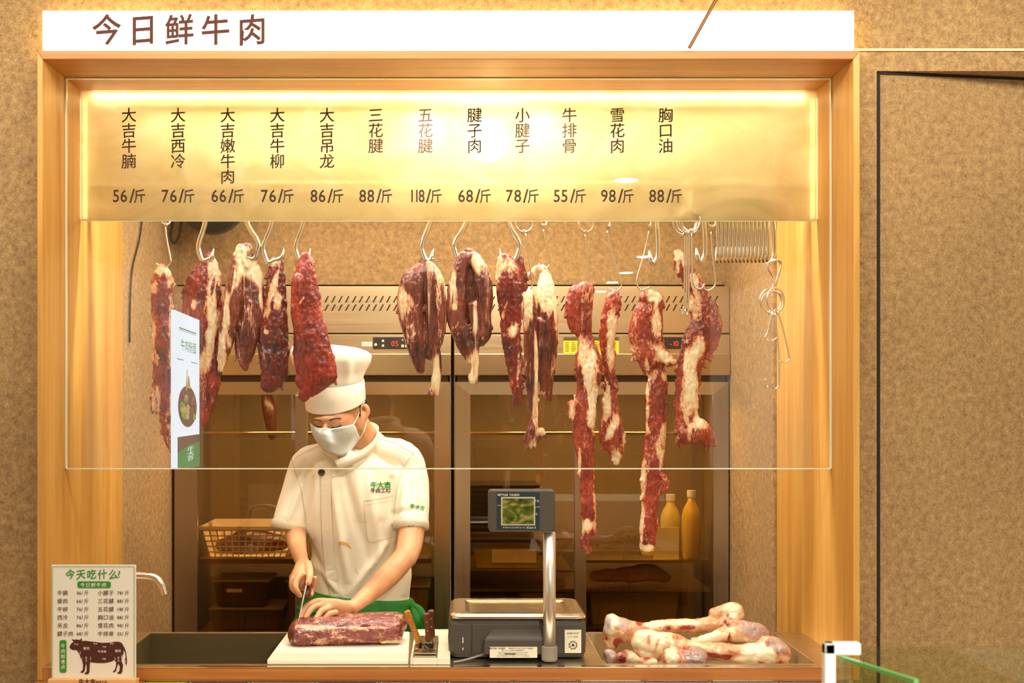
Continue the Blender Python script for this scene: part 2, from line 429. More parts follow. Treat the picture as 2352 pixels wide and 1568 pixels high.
# oak frame: one opening casing with four reveals
mb = MB(); mb.hexa([(XLo, 0, .9), (XL, 0, .9), (XL, .72, .9), (XLo, .72, .9)], [(XLo, 0, ZO), (XL, 0, ZI), (XL, .72, ZI), (XLo, .72, ZO)])
mb.box(XLo, XL, .31, .72, ZO-.02, 2.64); mb.box(XLo, XL, .45, .72, 0, .9); S(mb, 'trim_3', M['wood_v'], bevel=.002)
mb = MB(); mb.hexa([(XR, 0, .9), (XRo, 0, .9), (XRo, .72, .9), (XR, .72, .9)], [(XR, 0, ZI), (XRo, 0, ZO), (XRo, .72, ZO), (XR, .72, ZI)])
mb.box(XR, XRo, .31, .72, ZO-.02, 2.64); mb.box(XR, XRo, .45, .72, 0, .9); S(mb, 'trim_4', M['wood_v'], bevel=.002)
mb = MB(); mb.hexa([(XL, 0, ZI), (XR, 0, ZI), (XR, .31, ZI), (XL, .31, ZI)], [(XLo, 0, ZO), (XRo, 0, ZO), (XRo, .31, ZO), (XLo, .31, ZO)])
S(mb, 'trim_5', M['wood_h'], bevel=.002)
SZ1, SZ0 = PZ(1533, 0), PZ(1561, 0)
mb = MB(); mb.box(XL, XR, 0, .018, SZ0, SZ1); S(mb, 'trim_6', M['wood_h'], bevel=.001)
# glass pane in the opening
gz0 = PZ(1077, .177)
mb = MB(); mb.box(XL+.001, XR-.001, .172, .182, gz0+.003, ZI-.001); go = S(mb, 'window_1', M['glass'])
mb = MB(); mb.box(XL+.001, XR-.001, .1715, .1825, gz0, gz0+.0028)
mb.box(XL+.0005, XL+.003, .1715, .1825, gz0, ZI-.001); mb.box(XR-.003, XR-.0005, .1715, .1825, gz0, ZI-.001); mb.box(XL+.001, XR-.001, .1715, .1825, ZI-.003, ZI-.0005)
pe = MB(); pe.v = mb.v; pe.f = mb.f; pe.mi = mb.mi; B(pe, 'glass_edge', M['edge'], go)

# ================================================================ HALL LIGHTS (row the pane mirrors)
dl = emis('downlight_glow', '#fff6df', 55)
def downlight(x, y, label):
    t = thing('ceiling_downlight', label, 'light', (x, y, ZC), 'round downlights in the hall ceiling')
    m = MB(); m.lathe((x, y, ZC), [(.085, 0), (.085, -.008), (.066, -.008), (.066, -.001)], 24); B(m, 'ring', M['white'], t)
    m = MB(); m.lathe((x, y, ZC), [(.065, -.002), (.065, -.005), (.001, -.0051)], 24); B(m, 'lens', dl, t)
for (x, y), s in zip(((1.62, -6.8), (1.65, -8.1), (1.64, -9.05), (1.65, -10.1)), ('nearest to the counter', 'second from the counter', 'third from the counter', 'farthest from the counter')):
    downlight(x, y, 'round recessed ceiling downlight in the hall row, ' + s)

downlight(.95, -3.24, 'round recessed ceiling downlight alone behind the viewer, nearest of all')
# ================================================================ FASCIA SIGN
sx0, sx1, sz0, sz1 = PX(97, 0), PX(1962, 0), PZ(115.5, 0), PZ(24, 0)
t = thing('light_box_sign', 'long glowing white lightbox sign with brown lettering above the oak opening', 'sign', ((sx0+sx1)/2, .03, sz0))
mb = MB(); mb.box(sx0, sx1, .0, WY, sz0, sz1); B(mb, 'light_box', emis('sign_glow', '#fff0c2', 3.2), t, bevel=.002)
mb = MB(); mb.box(sx0-.004, sx1+.004, .045, WY-.001, sz0, sz1+.004); B(mb, 'halo_strip', emis('halo_glow', '#ffcf5a', 9), t)
mb = MB()
for ch, px in zip('今日鲜牛肉', (245, 328, 412, 495, 579)): text_px(mb, ch, px, 68, -.002, 74, cw=.92, shear=.07, fat=.018)
B(mb, 'lettering', pbr('sign_brown', '#521d08', .7), t)
a, b = P(1583, 110, -.012), P(1755, -199, -.012)
T(MB().tube([a, b], .0045, 10), 'suspension_rod', pbr('brown_rod', '#7a4a24', .4, .3), 'thin brown rod slanting across the right end of the glowing sign', 'rod', tuple(a))

# ================================================================ PRICE PANEL
py0 = .300
def frosted():
    t = NT('frosted_panel'); t.t.nodes.remove(t.b)
    sm = t.noise(4, 5, (1, 1, 1.6), .65, 2.5)
    tl = t.n('ShaderNodeBsdfTranslucent'); t.l(t.ramp(sm, [(.3, '#d6c692'), (.7, '#f2e6c4')]), tl.inputs[0])
    rf = t.n('ShaderNodeBsdfRefraction'); rf.inputs['Roughness'].default_value = .42; rf.inputs['IOR'].default_value = 1.25; rf.inputs[0].default_value = L4('#f6ecd0')
    gl = t.n('ShaderNodeBsdfGlossy'); gl.inputs[0].default_value = L4('#e8d9b0')
    scr = t.noise(3, 6, (3, 1, 9), .7, 3.0)
    t.l(t.math('MULTIPLY_ADD', scr, .3, .26), gl.inputs['Roughness'])
    df = t.n('ShaderNodeBsdfDiffuse'); t.l(t.ramp(sm, [(.3, '#8f7540'), (.7, '#b59a5c')]), df.inputs[0])
    m1 = t.n('ShaderNodeMixShader'); m1.inputs[0].default_value = .6; t.l(rf.outputs[0], m1.inputs[1]); t.l(tl.outputs[0], m1.inputs[2])
    m2 = t.n('ShaderNodeMixShader'); m2.inputs[0].default_value = .22; t.l(m1.outputs[0], m2.inputs[1]); t.l(df.outputs[0], m2.inputs[2])
    m3 = t.n('ShaderNodeMixShader'); m3.inputs[0].default_value = .06; t.l(m2.outputs[0], m3.inputs[1]); t.l(gl.outputs[0], m3.inputs[2])
    t.l(m3.outputs[0], t.out.inputs[0]); return t.m
pz0 = PZ(507, py0); pz1 = ZI-.002
t = thing('price_panel', 'backlit frosted amber price panel with brown columns of writing above the hooks', 'sign', (0, py0, pz0))
mb = MB(); mb.box(XL+.002, XR-.002, py0, py0+.005, pz0, pz1); B(mb, 'frosted_sheet', frosted(), t)
mb = MB(); mb.box(XL+.002, XR-.002, py0-.0005, py0+.0055, pz0-.0012, pz0); B(mb, 'bright_edge', M['edge'], t)
cols = [(296, '大吉牛腩', '56'), (409, '大吉西冷', '76'), (523, '大吉嫩牛肉', '66'), (637, '大吉牛柳', '76'), (751, '大吉吊龙', '86'), (863, '三花腱', '88'),
        (977, '五花腱', '118'), (1090, '腱子肉', '68'), (1200, '小腱子', '78'), (1308, '牛排骨', '55'), (1418, '雪花肉', '98'), (1529, '胸口油', '88')]
for px, s, pr in cols:
    mb = MB()
    for i, ch in enumerate(s): text_px(mb, ch, px, 264+35.3*i, py0-.0012, 35.5, shear=.06, fat=.010)
    B(mb, 'item_name', M['text'], t); mb = MB()
    text_px(mb, pr, px-20 if len(pr) == 2 else px-19, 449, py0-.0012, 40, cw=.86 if len(pr) == 2 else .74, shear=0, fat=.010)
    text_px(mb, '/', px+9, 449, py0-.0012, 44, shear=0, fat=.012); text_px(mb, '斤', px+25, 450, py0-.0012, 33, cw=.85, shear=.05, fat=.014)
    B(mb, 'item_price', M['text'], t)
led = emis('led_glow', '#fff6e2', 19)
t = thing('led_strip_light', 'warm LED strip light behind the top edge of the price panel', 'light', (0, .32, ZI-.03))
mb = MB(); mb.box(XL+.03, XR-.03, .318, .334, ZI-.016, ZI-.006); B(mb, 'diffuser', led, t)
mb = MB(); mb.box(XL+.02, XR-.02, .316, .336, ZI-.006, ZI-.001); mb.box(XL+.02, XR-.02, .336, .339, ZI-.034, ZI-.001); B(mb, 'channel', M['white'], t)  # channel plus a rear shield added to keep light off the back wall
for s, x in ((1, XL), (-1, XR)):
    mb = MB(); mb.box(min(x+s*.003, x+s*.011), max(x+s*.003, x+s*.011), .318, .330, pz0+.01, ZI-.02)
    T(mb, 'led_strip_light', emis('led_glow_side', '#fff0c8', 8), 'warm LED strip light upright behind the %s end of the price panel' % ('left' if s > 0 else 'right'), 'light')
# lamps up behind the panel
def lamp(px, s=1.0):
    pass

# ================================================================ COUNTER
t = thing('counter', 'narrow steel worktop counter behind the oak sill with sink and meat well', 'counter', (0, .22, 0))
sbx0, sbx1 = -.894, -.46; wbx0, wbx1 = PX(1385, .02), PX(1879, .02)
mb = MB()
for x0, x1, y0, y1 in ((XL, XR, .0185, .03), (XL, XR, .425, .45), (XL, sbx0, .03, .425), (sbx1, wbx0, .03, .425), (wbx1, XR, .03, .425)):
    mb.box(x0, x1, y0, y1, WT-.02, WT)
B(mb, 'worktop', M['steel_x'], t)
mb = MB(); mb.box(XL, XR, -.001, .0185, SZ1, WT); B(mb, 'front_lip', M['chrome'], t)
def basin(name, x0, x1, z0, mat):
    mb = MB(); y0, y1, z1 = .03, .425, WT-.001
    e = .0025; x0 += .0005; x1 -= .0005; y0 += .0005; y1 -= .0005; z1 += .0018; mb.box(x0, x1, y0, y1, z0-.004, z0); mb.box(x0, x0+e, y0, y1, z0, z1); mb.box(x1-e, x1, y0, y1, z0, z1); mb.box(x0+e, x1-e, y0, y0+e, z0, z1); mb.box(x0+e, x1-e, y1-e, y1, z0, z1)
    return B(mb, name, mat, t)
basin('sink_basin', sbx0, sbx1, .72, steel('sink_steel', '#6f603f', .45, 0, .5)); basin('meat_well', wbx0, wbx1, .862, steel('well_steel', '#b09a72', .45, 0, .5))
mb = MB(); mb.box(XL, XR, .436, .45, 0, WT-.02); mb.box(XL, XR, .0, .016, 0, SZ0); B(mb, 'cabinet_panel', M['steel_z'], t)
# ---- tap
t = thing('faucet', 'short chrome swan-neck tap reaching over the sink from the left', 'tap', tuple(P(300, 1440, .30)))
fy = .30
pth = [P(262, 1465, fy), P(262, 1380, fy), P(268, 1338, fy), P(300, 1323, fy), P(335, 1322, fy), P(358, 1328, fy), P(372, 1345, fy), P(379, 1367, fy)]
pp, rr = smooth(pth, [.0105]*8, 5); pp[0].z = WT
mb = MB(); mb.tube(pp, rr, 18, up=(0, 1, 0)); B(mb, 'spout', M['chrome'], t, sm=True)
mb = MB(); mb.lathe((pp[0].x, fy, WT), [(.022, 0), (.022, .008), (.013, .014)], 20); B(mb, 'base', M['chrome'], t, sm=True)
# ================================================================ SHOWCASE IN FRONT (only its rim shows)
t = thing('display_counter', 'low display counter in front of the oak sill', 'counter', (0, -.2, 0))
mb = MB(); mb.box(XLo, XRo, -.36, -.002, 0, .84); B(mb, 'body', M['wood_h'], t)
mb = MB(); mb.box(XLo, PX(330, 0), -.36, -.002, .8405, SZ0-.003); T(mb, 'shelf_block', M['wood_h'], 'oak block at the left end of the low display counter under the menu card', 'block', (XLo, -.2, .84))
bnd = [330, 435, 578, 725, 872, 1027, 1180, 1330, 1480, 1632, 1785, 1955]
fills = ['#b8a012', '#9c5a2c', '#a06a34', '#8a5428', '#94603c', '#98643a', '#8e5c38', '#b09a7c', '#845030', '#a89478', '#8a5a34']
wh = ['leftmost, with yellow wrapping', 'second from the left', 'third from the left', 'below the left of the cutting board', 'below the right of the cutting board', 'below the knife block',
      'below the left of the scale', 'below the right of the scale', 'below the left of the meat well', 'below the middle of the meat well', 'rightmost']
for i in range(11):
    x0, x1 = PX(bnd[i]+3, 0), PX(bnd[i+1]-3, 0)
    tr = thing('food_tray', 'shallow clear tray in the row under the sill, ' + wh[i], 'tray', ((x0+x1)/2, -.18, .84), 'trays along the display counter')
    mb = MB(); z1 = SZ0-.0035
    mb.box(x0, x1, -.34, -.006, .8405, .844)
    mb.box(x0, x1, -.34, -.334, .844, z1); mb.box(x0, x0+.004, -.334, -.012, .844, z1); mb.box(x1-.004, x1, -.334, -.012, .844, z1)
    B(mb, 'rim', pbr('tray_rim', '#d9bb90', .3), tr)
    me = MB(); me.box(x0+.005, x1-.005, -.333, -.007, .845, z1-.0005-.001*(i % 2)); B(me, 'filling', pbr('tray_fill_%d' % i, fills[i], .4, var=.3, nscale=60), tr)

# ================================================================ FOREGROUND GLASS CASE
gy = -1.4
t = thing('glass_display_case', 'glass display case with a white corner clip close in front at lower right', 'display case', (.75, -1.5, 0))
x0 = PX(1893, gy); zt = PZ(1476, gy); zb = 1.0
mb = MB(); mb.box(x0, x0+.015, gy-.004, gy+.012, zb, zt); mb.box(x0, PX(1976, gy), gy-.004, gy+.012, zt-.016, zt)
B(mb, 'corner_clip', pbr('white_clip', '#f4f4ea', .4, Emission_Strength=0.0), t, bevel=.002)
gg = thin_glass('green_tint_glass', '#f6f9ea', .05)
mb = MB(); mb.box(x0+.016, 1.5, gy, gy+.006, zb, PZ(1486, gy)); B(mb, 'back_pane', gg, t)
mb = MB(); A0 = Vector((x0+.018, gy-.006, 0)); A1 = Vector((x0+.068, gy-.14, 0)); n = Vector((.006, .002, 0)); zt2 = PZ(1512, gy)
mb.hexa([A0+Vector((0, 0, zb)), A1+Vector((0, 0, zb)), A1+n+Vector((0, 0, zb)), A0+n+Vector((0, 0, zb))], [A0+Vector((0, 0, zt2)), A1+Vector((0, 0, zt2)), A1+n+Vector((0, 0, zt2)), A0+n+Vector((0, 0, zt2))]); B(mb, 'side_pane', thin_glass('green_tint_glass_2', '#ecf6e2', .05), t)
mb = MB(); mb.hexa([A0+Vector((0, 0, zt2)), A1+Vector((0, 0, zt2)), A1+n+Vector((0, 0, zt2)), A0+n+Vector((0, 0, zt2))], [A0+Vector((0, 0, zt2+.005)), A1+Vector((0, 0, zt2+.005)), A1+n+Vector((0, 0, zt2+.005)), A0+n+Vector((0, 0, zt2+.005))])
B(mb, 'glass_edge', pbr('green_glass_edge', '#63a85e', .2), t)
mb = MB(); mb.box(x0, 1.5, gy-.5, gy+.012, 0, zb); B(mb, 'cabinet', M['white'], t)
# ================================================================ REFRIGERATORS
FY = 1.35
FX = lambda p: PX(p, FY)
FZ = lambda p: PZ(p, FY)
fg = thin_glass('fridge_glass', '#dfccaa', .07, .0, .97)
inner = pbr('fridge_liner', '#8c7558', .5, .1)
def fridge(name, label, x0, x1, gx0, gx1, mull, doorsplit):
    t = thing(name, label, 'refrigerator', ((x0+x1)/2, FY, 0))
    z1 = FZ(657)
    mb = MB(); d = .62; w = .012
    mb.box(x0, x0+w, FY+.02, FY+d, .0, z1-.001); mb.box(x1-w, x1, FY+.02, FY+d, .0, z1-.001); mb.box(x0+w, x1-w, FY+d-w, FY+d, .0, z1-.001); mb.box(x0+w, x1-w, FY+.02, FY+d-w, FZ(900), FZ(900)+.01); mb.box(x0+w, x1-w, FY+.02, FY+d-w, .1, .12)
    B(mb, 'cabinet', inner, t)
    # head: slotted grille panel, control strip, lower lip
    mb = MB(); mb.box(x0, x1, FY+.004, FY+.03, FZ(764), z1); B(mb, 'grille_panel', M['fridge_x'], t, bevel=.001)
    mb = MB(); mb.box(x0, x1, FY-.002, FY+.03, FZ(820), FZ(768)); B(mb, 'control_panel', M['fridge_x'], t, bevel=.001)
    mb = MB(); mb.box(x0, x1, FY-.012, FY+.03, FZ(862), FZ(812)); B(mb, 'ledge', pbr('ledge_steel', '#cdb78e', .3, 1.0, var=.02), t, bevel=.003)
    mb = MB(); mb.box(x0+.004, x1-.004, FY+.02, FY+.05, FZ(880), FZ(764)); B(mb, 'gap', pbr('seal_brown', '#4a3826', .7), t)
    # mitred outer frame
    zt, zb, gz, gb = FZ(877), .1, FZ(906), .2
    mb = MB(); f0, f1 = FY, FY+.03
    O = [(x0+.004, zb), (x1-.004, zb), (x1-.004, zt), (x0+.004, zt)]; I = [(gx0, gb), (gx1, gb), (gx1, gz), (gx0, gz)]
    for i, mt in enumerate((0, 1, 0, 1)):
        j = (i+1) % 4; mb.cur = mt; e = .010
        q = [(O[i], f0), (O[j], f0), (I[j], f0+e), (I[i], f0+e)]
        mb.hexa([(p[0], y, p[1]) for p, y in q], [(p[0], f1, p[1]) for p, y in q])
    B(mb, 'frame', [M['fridge_x'], M['fridge_z']], t)
    mb = MB(); mb.box(mull[0], mull[1], FY-.004, FY+.028, gb, gz-.002); B(mb, 'mullion', M['fridge_z'], t, bevel=.002)
    mb = MB(); mb.box(gx0+.001, mull[0]-.001, FY+.016, FY+.020, gb, gz); B(mb, 'glass_pane', fg, t)
    mb = MB(); mb.box(mull[1]+.001, gx1-.001, FY+.016, FY+.020, gb, gz); B(mb, 'glass_pane', fg, t)
    return t
fl = fridge('upright_refrigerator', 'left two-door stainless glass-front refrigerator behind the chef', FX(398), FX(1036), FX(452), FX(998), (FX(678), FX(706)), 0)
fr = fridge('upright_refrigerator', 'right two-door stainless glass-front refrigerator behind the scale', FX(1043), FX(1676), FX(1080), FX(1640), (FX(1320), FX(1346)), 0)
def slots(t, pxs):
    mb = MB()
    for row in (687, 706):
        for p in pxs:
            a, b = FX(p-4), FX(p+4); z = FZ(row); h = .012; w = .0028
            mb.hexa([(a-w, FY+.0035, z-h), (a+w, FY+.0035, z-h), (a+w, FY+.006, z-h), (a-w, FY+.006, z-h)], [(b-w, FY+.0035, z+h), (b+w, FY+.0035, z+h), (b+w, FY+.006, z+h), (b-w, FY+.006, z+h)])
    o = B(mb, 'vent_slots', M['darkgap'], t)
for t_, a_, n_ in ((fl, 750, 13), (fl, 470, 9), (fr, 1085, 6), (fr, 1424, 15), (fr, 1230, 8)): slots(t_, [a_+15.8*i for i in range(n_)])
red = emis('red_display', '#ff3018', 1.3); gs = pbr('pale_print', '#e6dab6', .5)
def ctrl(t, x0, x1, y0, y1, s, px):
    mb = MB(); mb.box(FX(x0), FX(x1), FY-.006, FY-.002, FZ(y1), FZ(y0)); k = B(mb, 'control_display', pbr('control_black', '#2c241b', .4), t, bevel=.001)
    mb = MB(); text_px(mb, s, px, (y0+y1)/2+1, FY-.0068, 17, shear=0, cw=1.0); B(mb, 'digits', red, k)
    mb = MB()
    for dx, dy, w in ((-27, -5, 5), (-27, 6, 5), (18, 7, 6), (27, 7, 6), (18, -7, 3), (27, -7, 3)):
        if x0 < px+dx < x1: mb.box(FX(px+dx-w/2), FX(px+dx+w/2), FY-.0072, FY-.006, FZ((y0+y1)/2+dy+w/2), FZ((y0+y1)/2+dy-w/2))
    if px-45 > x0: mb.lathe((FX(px-44), FY-.006, FZ((y0+y1)/2+4)), [(.0055, 0), (.005, -.004), (.001, -.0045)], 14, 'y')
    B(mb, 'buttons', gs, k)
ctrl(fl, 857, 943, 774, 801, '05', 907); ctrl(fr, 1508, 1572, 774, 801, '-10', 1549)
mb = MB(); mb.box(FX(831), FX(855), FY-.0035, FY-.002, FZ(795), FZ(785)); k = B(mb, 'temperature_label', M['white'], fl, bevel=.001)
mb = MB(); text_px(mb, '0°C~8°C', 843, 790, FY-.0042, 7, shear=0, cw=.8); B(mb, 'lettering', pbr('grey_print', '#6d6a55', .6), k)
mb = MB(); mb.box(FX(1294), FX(1421), FY-.0035, FY-.002, FZ(811), FZ(774)); k = B(mb, 'warning_sticker', pbr('yellow_sticker', '#f3dc2c', .5), fr)
mb = MB(); mb.box(FX(1294), FX(1421), FY-.0042, FY-.0035, FZ(782), FZ(774))
for r in range(5):
    for c in range(9):
        x = 1298+c*13.5; mb.box(FX(x), FX(x+9+(r*c) % 4), FY-.0042, FY-.0035, FZ(788+r*4.6), FZ(786.4+r*4.6))
B(mb, 'print', pbr('sticker_print', '#5a4a1c', .6), k)
# cabinet insides: hanging rail and shelves belong to the refrigerator
sh = steel('shelf_steel', '#cdb98f', .3, 0)
def shelf(t, x0, x1, py, Y0=FY+.07, Y1=FY+.5, th=.010):
    z = PZ(py, Y0); mb = MB(); mb.box(x0, x1, Y0, Y1, z-th, z); B(mb, 'shelf', sh, t); return z
for t, a, b in ((fl, FX(452)-.03, FX(998)+.02), (fr, FX(1080)-.02, FX(1640)+.02)):
    mb = MB(); mb.cyl((a, FY+.10, PZ(994, FY+.1)), (b, FY+.10, PZ(994, FY+.1)), .007, n=12); B(mb, 'inner_rail', sh, t, sm=True)
zA = shelf(fl, FX(460)-.02, FX(990), 1283, th=.018); zB = shelf(fl, FX(460)-.02, FX(990), 1450)
zC_ = shelf(fr, FX(1080)-.01, FX(1640)+.0, 1352, th=.010); zD = shelf(fr, FX(1080)-.01, FX(1318), 1236, th=.005); zE = shelf(fr, FX(1350), FX(1640), 1286); zF = shelf(fr, FX(1080)-.01, FX(1640), 1440)
il = emis('fridge_lamp', '#fff0d0', 150)  # added glow strips brightening the contents, tucked behind the frame tops
for t, a, b in ((fl, FX(460), FX(990)), (fr, FX(1085), FX(1635))):
    mb = MB(); mb.box(a, b, FY+.034, FY+.054, FZ(900)-.006, FZ(900)-.001); B(mb, 'interior_lamp', il, t)
# ---- contents
ys = FY+.10
def px_(p, Y=ys): return PX(p, Y)
t = thing('plastic_basket', 'white perforated plastic basket on the upper shelf of the left refrigerator', 'basket', (px_(565), ys+.1, zA))
zA += .001
x0b, x1b, x0t, x1t = px_(482), px_(655), px_(462), px_(690); zt = PZ(1207, ys)
mb = MB(); n = 13; rows = 5
# punched front wall: bars both ways
def lx(f, v): return (x0b+(x0t-x0b)*v)*(1-f) + (x1b+(x1t-x1b)*v)*f
for k in range(n+1):
    f = k/n; w = .0026
    mb.hexa([(lx(f, 0)-w, ys, zA), (lx(f, 0)+w, ys, zA), (lx(f, 0)+w, ys+.003, zA), (lx(f, 0)-w, ys+.003, zA)], [(lx(f, .8)-w, ys-.012, zA+(zt-zA)*.86), (lx(f, .8)+w, ys-.012, zA+(zt-zA)*.86), (lx(f, .8)+w, ys-.009, zA+(zt-zA)*.86), (lx(f, .8)-w, ys-.009, zA+(zt-zA)*.86)])
for k in range(rows+1):
    v = k/rows*.86; z = zA+(zt-zA)*v; mb.box(lx(0, v), lx(1, v), ys-.014*v, ys-.014*v+.004, z-.002, z+.0028)
mb.box(x0t-.004, x1t+.004, ys-.020, ys-.012, zt-.014, zt); mb.box(lx(0, 0), lx(1, 0), ys, ys+.25, zA, zA+.003)
for xa, xb in ((x0b, x0t), (x1b, x1t)):
    mb.hexa([(xa, ys, zA), (xa+.003, ys, zA), (xa+.003, ys+.25, zA), (xa, ys+.25, zA)], [(xb, ys-.015, zt), (xb+.003, ys-.015, zt), (xb+.003, ys+.26, zt), (xb, ys+.26, zt)])
mb.box(x0t, x1t, ys+.255, ys+.26, zA, zt); B(mb, 'tub', pbr('basket_plastic', '#f0dfc0', .4), t)
mt0 = meat_mat('fridge_meat', -.1, .4, dark='#2a0a07', mid='#4a140d', bright='#6a2216')
me = fuse(MB().lobe([(px_(500), ys+.10, zA+.03), (px_(560), ys+.1, zA+.05), (px_(640), ys+.1, zA+.04)], [.03, .045, .03], .9), .006, 3); displace(me, [(.008, (25, 25, 25), False)], 4)
o = link_mesh(me, 'meat_piece', mt0, None, (px_(560), ys+.1, zA), True, 'dark piece of meat lying in the white basket in the left refrigerator'); o['category'] = 'meat'
def bin_(name, label, cat, x0, x1, py_t, zb_, Y, col, lidc, dep=.2, lab=None, alpha=None, group=None, fillcol=None):
    zt = PZ(py_t, Y); t = thing(name, label, cat, ((x0+x1)/2, Y+dep/2, zb_), group)
    mb = MB(); e = .012
    mb.hexa([(x0+e, Y+e, zb_), (x1-e, Y+e, zb_), (x1-e, Y+dep-e, zb_), (x0+e, Y+dep-e, zb_)], [(x0, Y, zt), (x1, Y, zt), (x1, Y+dep, zt), (x0, Y+dep, zt)]); B(mb, 'body', col, t, bevel=.004)
    mb = MB(); mb.box(x0-.006, x1+.006, Y-.006, Y+dep+.006, zt, zt+.008); B(mb, 'lid', lidc, t, bevel=.003)
    if lab:
        mb = MB(); mb.box(px_(lab[0], Y), px_(lab[1], Y), Y-.002+.004, Y+.010, PZ(lab[3], Y), PZ(lab[2], Y)); B(mb, 'label', pbr('pale_label', '#f2ecc4', .5), t)
    return t
cont = pbr('clear_tub', '#4e2a1c', .3, var=.5, nscale=50); cont2 = pbr('clear_tub_grey', '#5a4a30', .3, var=.3, nscale=20); lid = pbr('milky_lid', '#9c8a62', .4)
zB2 = PZ(1398, ys)
bin_('storage_tub', 'lidded tub with dark red contents on the stack in the left refrigerator', 'tub', px_(490), px_(615), 1337, zB2+.009, ys, cont, lid, lab=(520, 556, 1352, 1360))
bin_('storage_tub', 'wide lidded grey tub under the dark red tub in the left refrigerator', 'tub', px_(482), px_(646), 1401, zB+.001, ys, cont2, lid)
bin_('storage_tub', 'tall pale tub beside the stacked tubs in the left refrigerator', 'tub', px_(658), px_(740), 1338, zB+.001, ys, pbr('milky_tub', '#837352', .4), lid)
bin_('storage_tub', 'grey tub low behind the chef at the right side of the left refrigerator', 'tub', px_(900), px_(985), 1350, zB+.001, ys, pbr('milky_tub_b', '#8a7a5a', .4), lid)
# sack behind chef
me = fuse(MB().lobe([(px_(955), ys+.1, zA-.15), (px_(965), ys+.1, zA-.05)], [.05, .035], .8), .006, 3); 
o = link_mesh(me, 'plastic_sack', pbr('sack_plastic', '#a59a68', .4), None, (px_(955), ys+.1, zA-.2), True, 'crumpled pale plastic sack in the left refrigerator right of the chef'); o['category'] = 'bag'
bpy.data.objects.remove(o)
# dark meat hanging in the left fridge
me = fuse(MB().lobe([(px_(612, FY+.3), FY+.30, PZ(905, FY+.3)), (px_(618, FY+.3), FY+.30, PZ(940, FY+.3)), (px_(625, FY+.3), FY+.30, PZ(1005, FY+.3))], [.02, .028, .014], .7), .005, 3)
o = link_mesh(me, 'hanging_meat', mt0, None, (px_(618), FY+.1, PZ(900, FY+.1)), True, 'dark cut of meat hanging from the rail inside the left refrigerator'); o['category'] = 'meat'
# right fridge, left door
for i in range(9):
    z = PZ(1221-12.6*i, ys); x0, x1 = px_(1080+(i % 2)*3), px_(1232+(7 if i == 8 else 0))
    mb = MB(); mb.box(x0, x1, ys, ys+.25, z, z+.006); mb.box(x0-.004, x1+.004, ys-.004, ys+.254, z+.006, z+.0095)
    T(mb, 'black_tray', pbr('tray_black', '#2a221a', .25), 'black plastic tray in the stack in the right refrigerator, %s' % (['lowest', 'second from the bottom', 'third from the bottom', 'fourth from the bottom', 'middle', 'fourth from the top', 'third from the top', 'second from the top', 'topmost'][i]), 'tray', (px_(1150), ys+.1, z), group='stacked black trays')
mb = MB()
for i in range(9):
    pass
bin_('storage_box', 'translucent greenish box with a white label behind the scale display pole', 'box', px_(1086), px_(1240), 1250, PZ(1306, ys), ys, pbr('green_box', '#b3a85a', .35, Emission_Strength=0.0), pbr('green_lid', '#c9bf73', .35), lab=(1130, 1232, 1250, 1292))
bin_('storage_tub', 'dark tub on the lower shelf of the right refrigerator behind the scale platter', 'tub', px_(1086), px_(1185), 1372, zF+.001, ys, cont2, pbr('clear_lid', '#6b5a3a', .15))
bin_('storage_tub', 'pale open tub leaning right of the dark tub in the right refrigerator', 'tub', px_(1195), px_(1300), 1366, zF+.001, ys, pbr('milky_tub_c', '#948454', .3), lid)
# sheet for the greenish box to stand on
mb = MB(); z = PZ(1306, ys)-.001; mb.box(FX(1080)-.01, FX(1318), FY+.07, FY+.5, z-.006, z); B(mb, 'shelf', sh, fr)
# right door: juice bottles
def bottle(px, top, w, dep, col, label):
    x = px_(px, dep); zb_ = zE+.001; zt = PZ(top, dep); h = zt-zb_
    t = thing('juice_bottle', label, 'bottle', (x, dep, zb_), 'yellow juice bottles in the right refrigerator')
    r = w*(dep+D)/F/2
    mb = MB(); mb.lathe((x, dep, zb_), [(r*.9, 0), (r, .01), (r, h*.62), (r*.8, h*.74), (r*.42, h*.84), (r*.40, h*.9)], 24); B(mb, 'body', col, t, sm=True)
    mb = MB(); mb.lathe((x, dep, zb_), [(r*.46, h*.9), (r*.46, h), (.001, h)], 20); B(mb, 'cap', M['white'], t)
yl = pbr('juice_yellow', '#d8b63a', .3, var=.1); yl2 = pbr('juice_pale', '#cdbb5c', .3)
bottle(1588, 1126, 44, FY+.10, yl, 'yellow bottle with a white cap nearest the right frame of the right refrigerator')
bottle(1540, 1135, 46, FY+.15, yl2, 'paler yellow bottle left of the tallest juice bottle')
bottle(1492, 1140, 42, FY+.20, yl2, 'half hidden pale yellow bottle behind the long hanging strip')
t = thing('label_card', 'white card propped in front of the pale yellow bottles', 'card', (px_(1530), ys-.01, zE)); mb = MB(); mb.box(px_(1500), px_(1558), ys-.012, ys-.009, zE+.001, PZ(1210, ys)); B(mb, 'card', pbr('glow_card', '#efe6a0', .4), t)  # plain pale yellow card
me = fuse(MB().lobe([(px_(1370), ys+.08, zC_+.03), (px_(1430), ys+.08, zC_+.035), (px_(1500), ys+.07, zC_+.045), (px_(1540), ys+.08, zC_+.025)], [.022, .028, .035, .018], .9), .006, 3); displace(me, [(.008, (30, 30, 30), False)], 9)
o = link_mesh(me, 'wrapped_meat', pbr('cling_wrap_meat', '#b08a68', .25, var=.4, nscale=30), None, (px_(1450), ys+.08, zC_), True, 'pale wrapped meat lying on the middle shelf of the right refrigerator'); o['category'] = 'meat'
bin_('storage_tub', 'large pale box filling the bottom right of the right refrigerator', 'box', px_(1355), px_(1560), 1352+12, zF+.001, ys, pbr('pale_box', '#8c7c46', .5), lid)
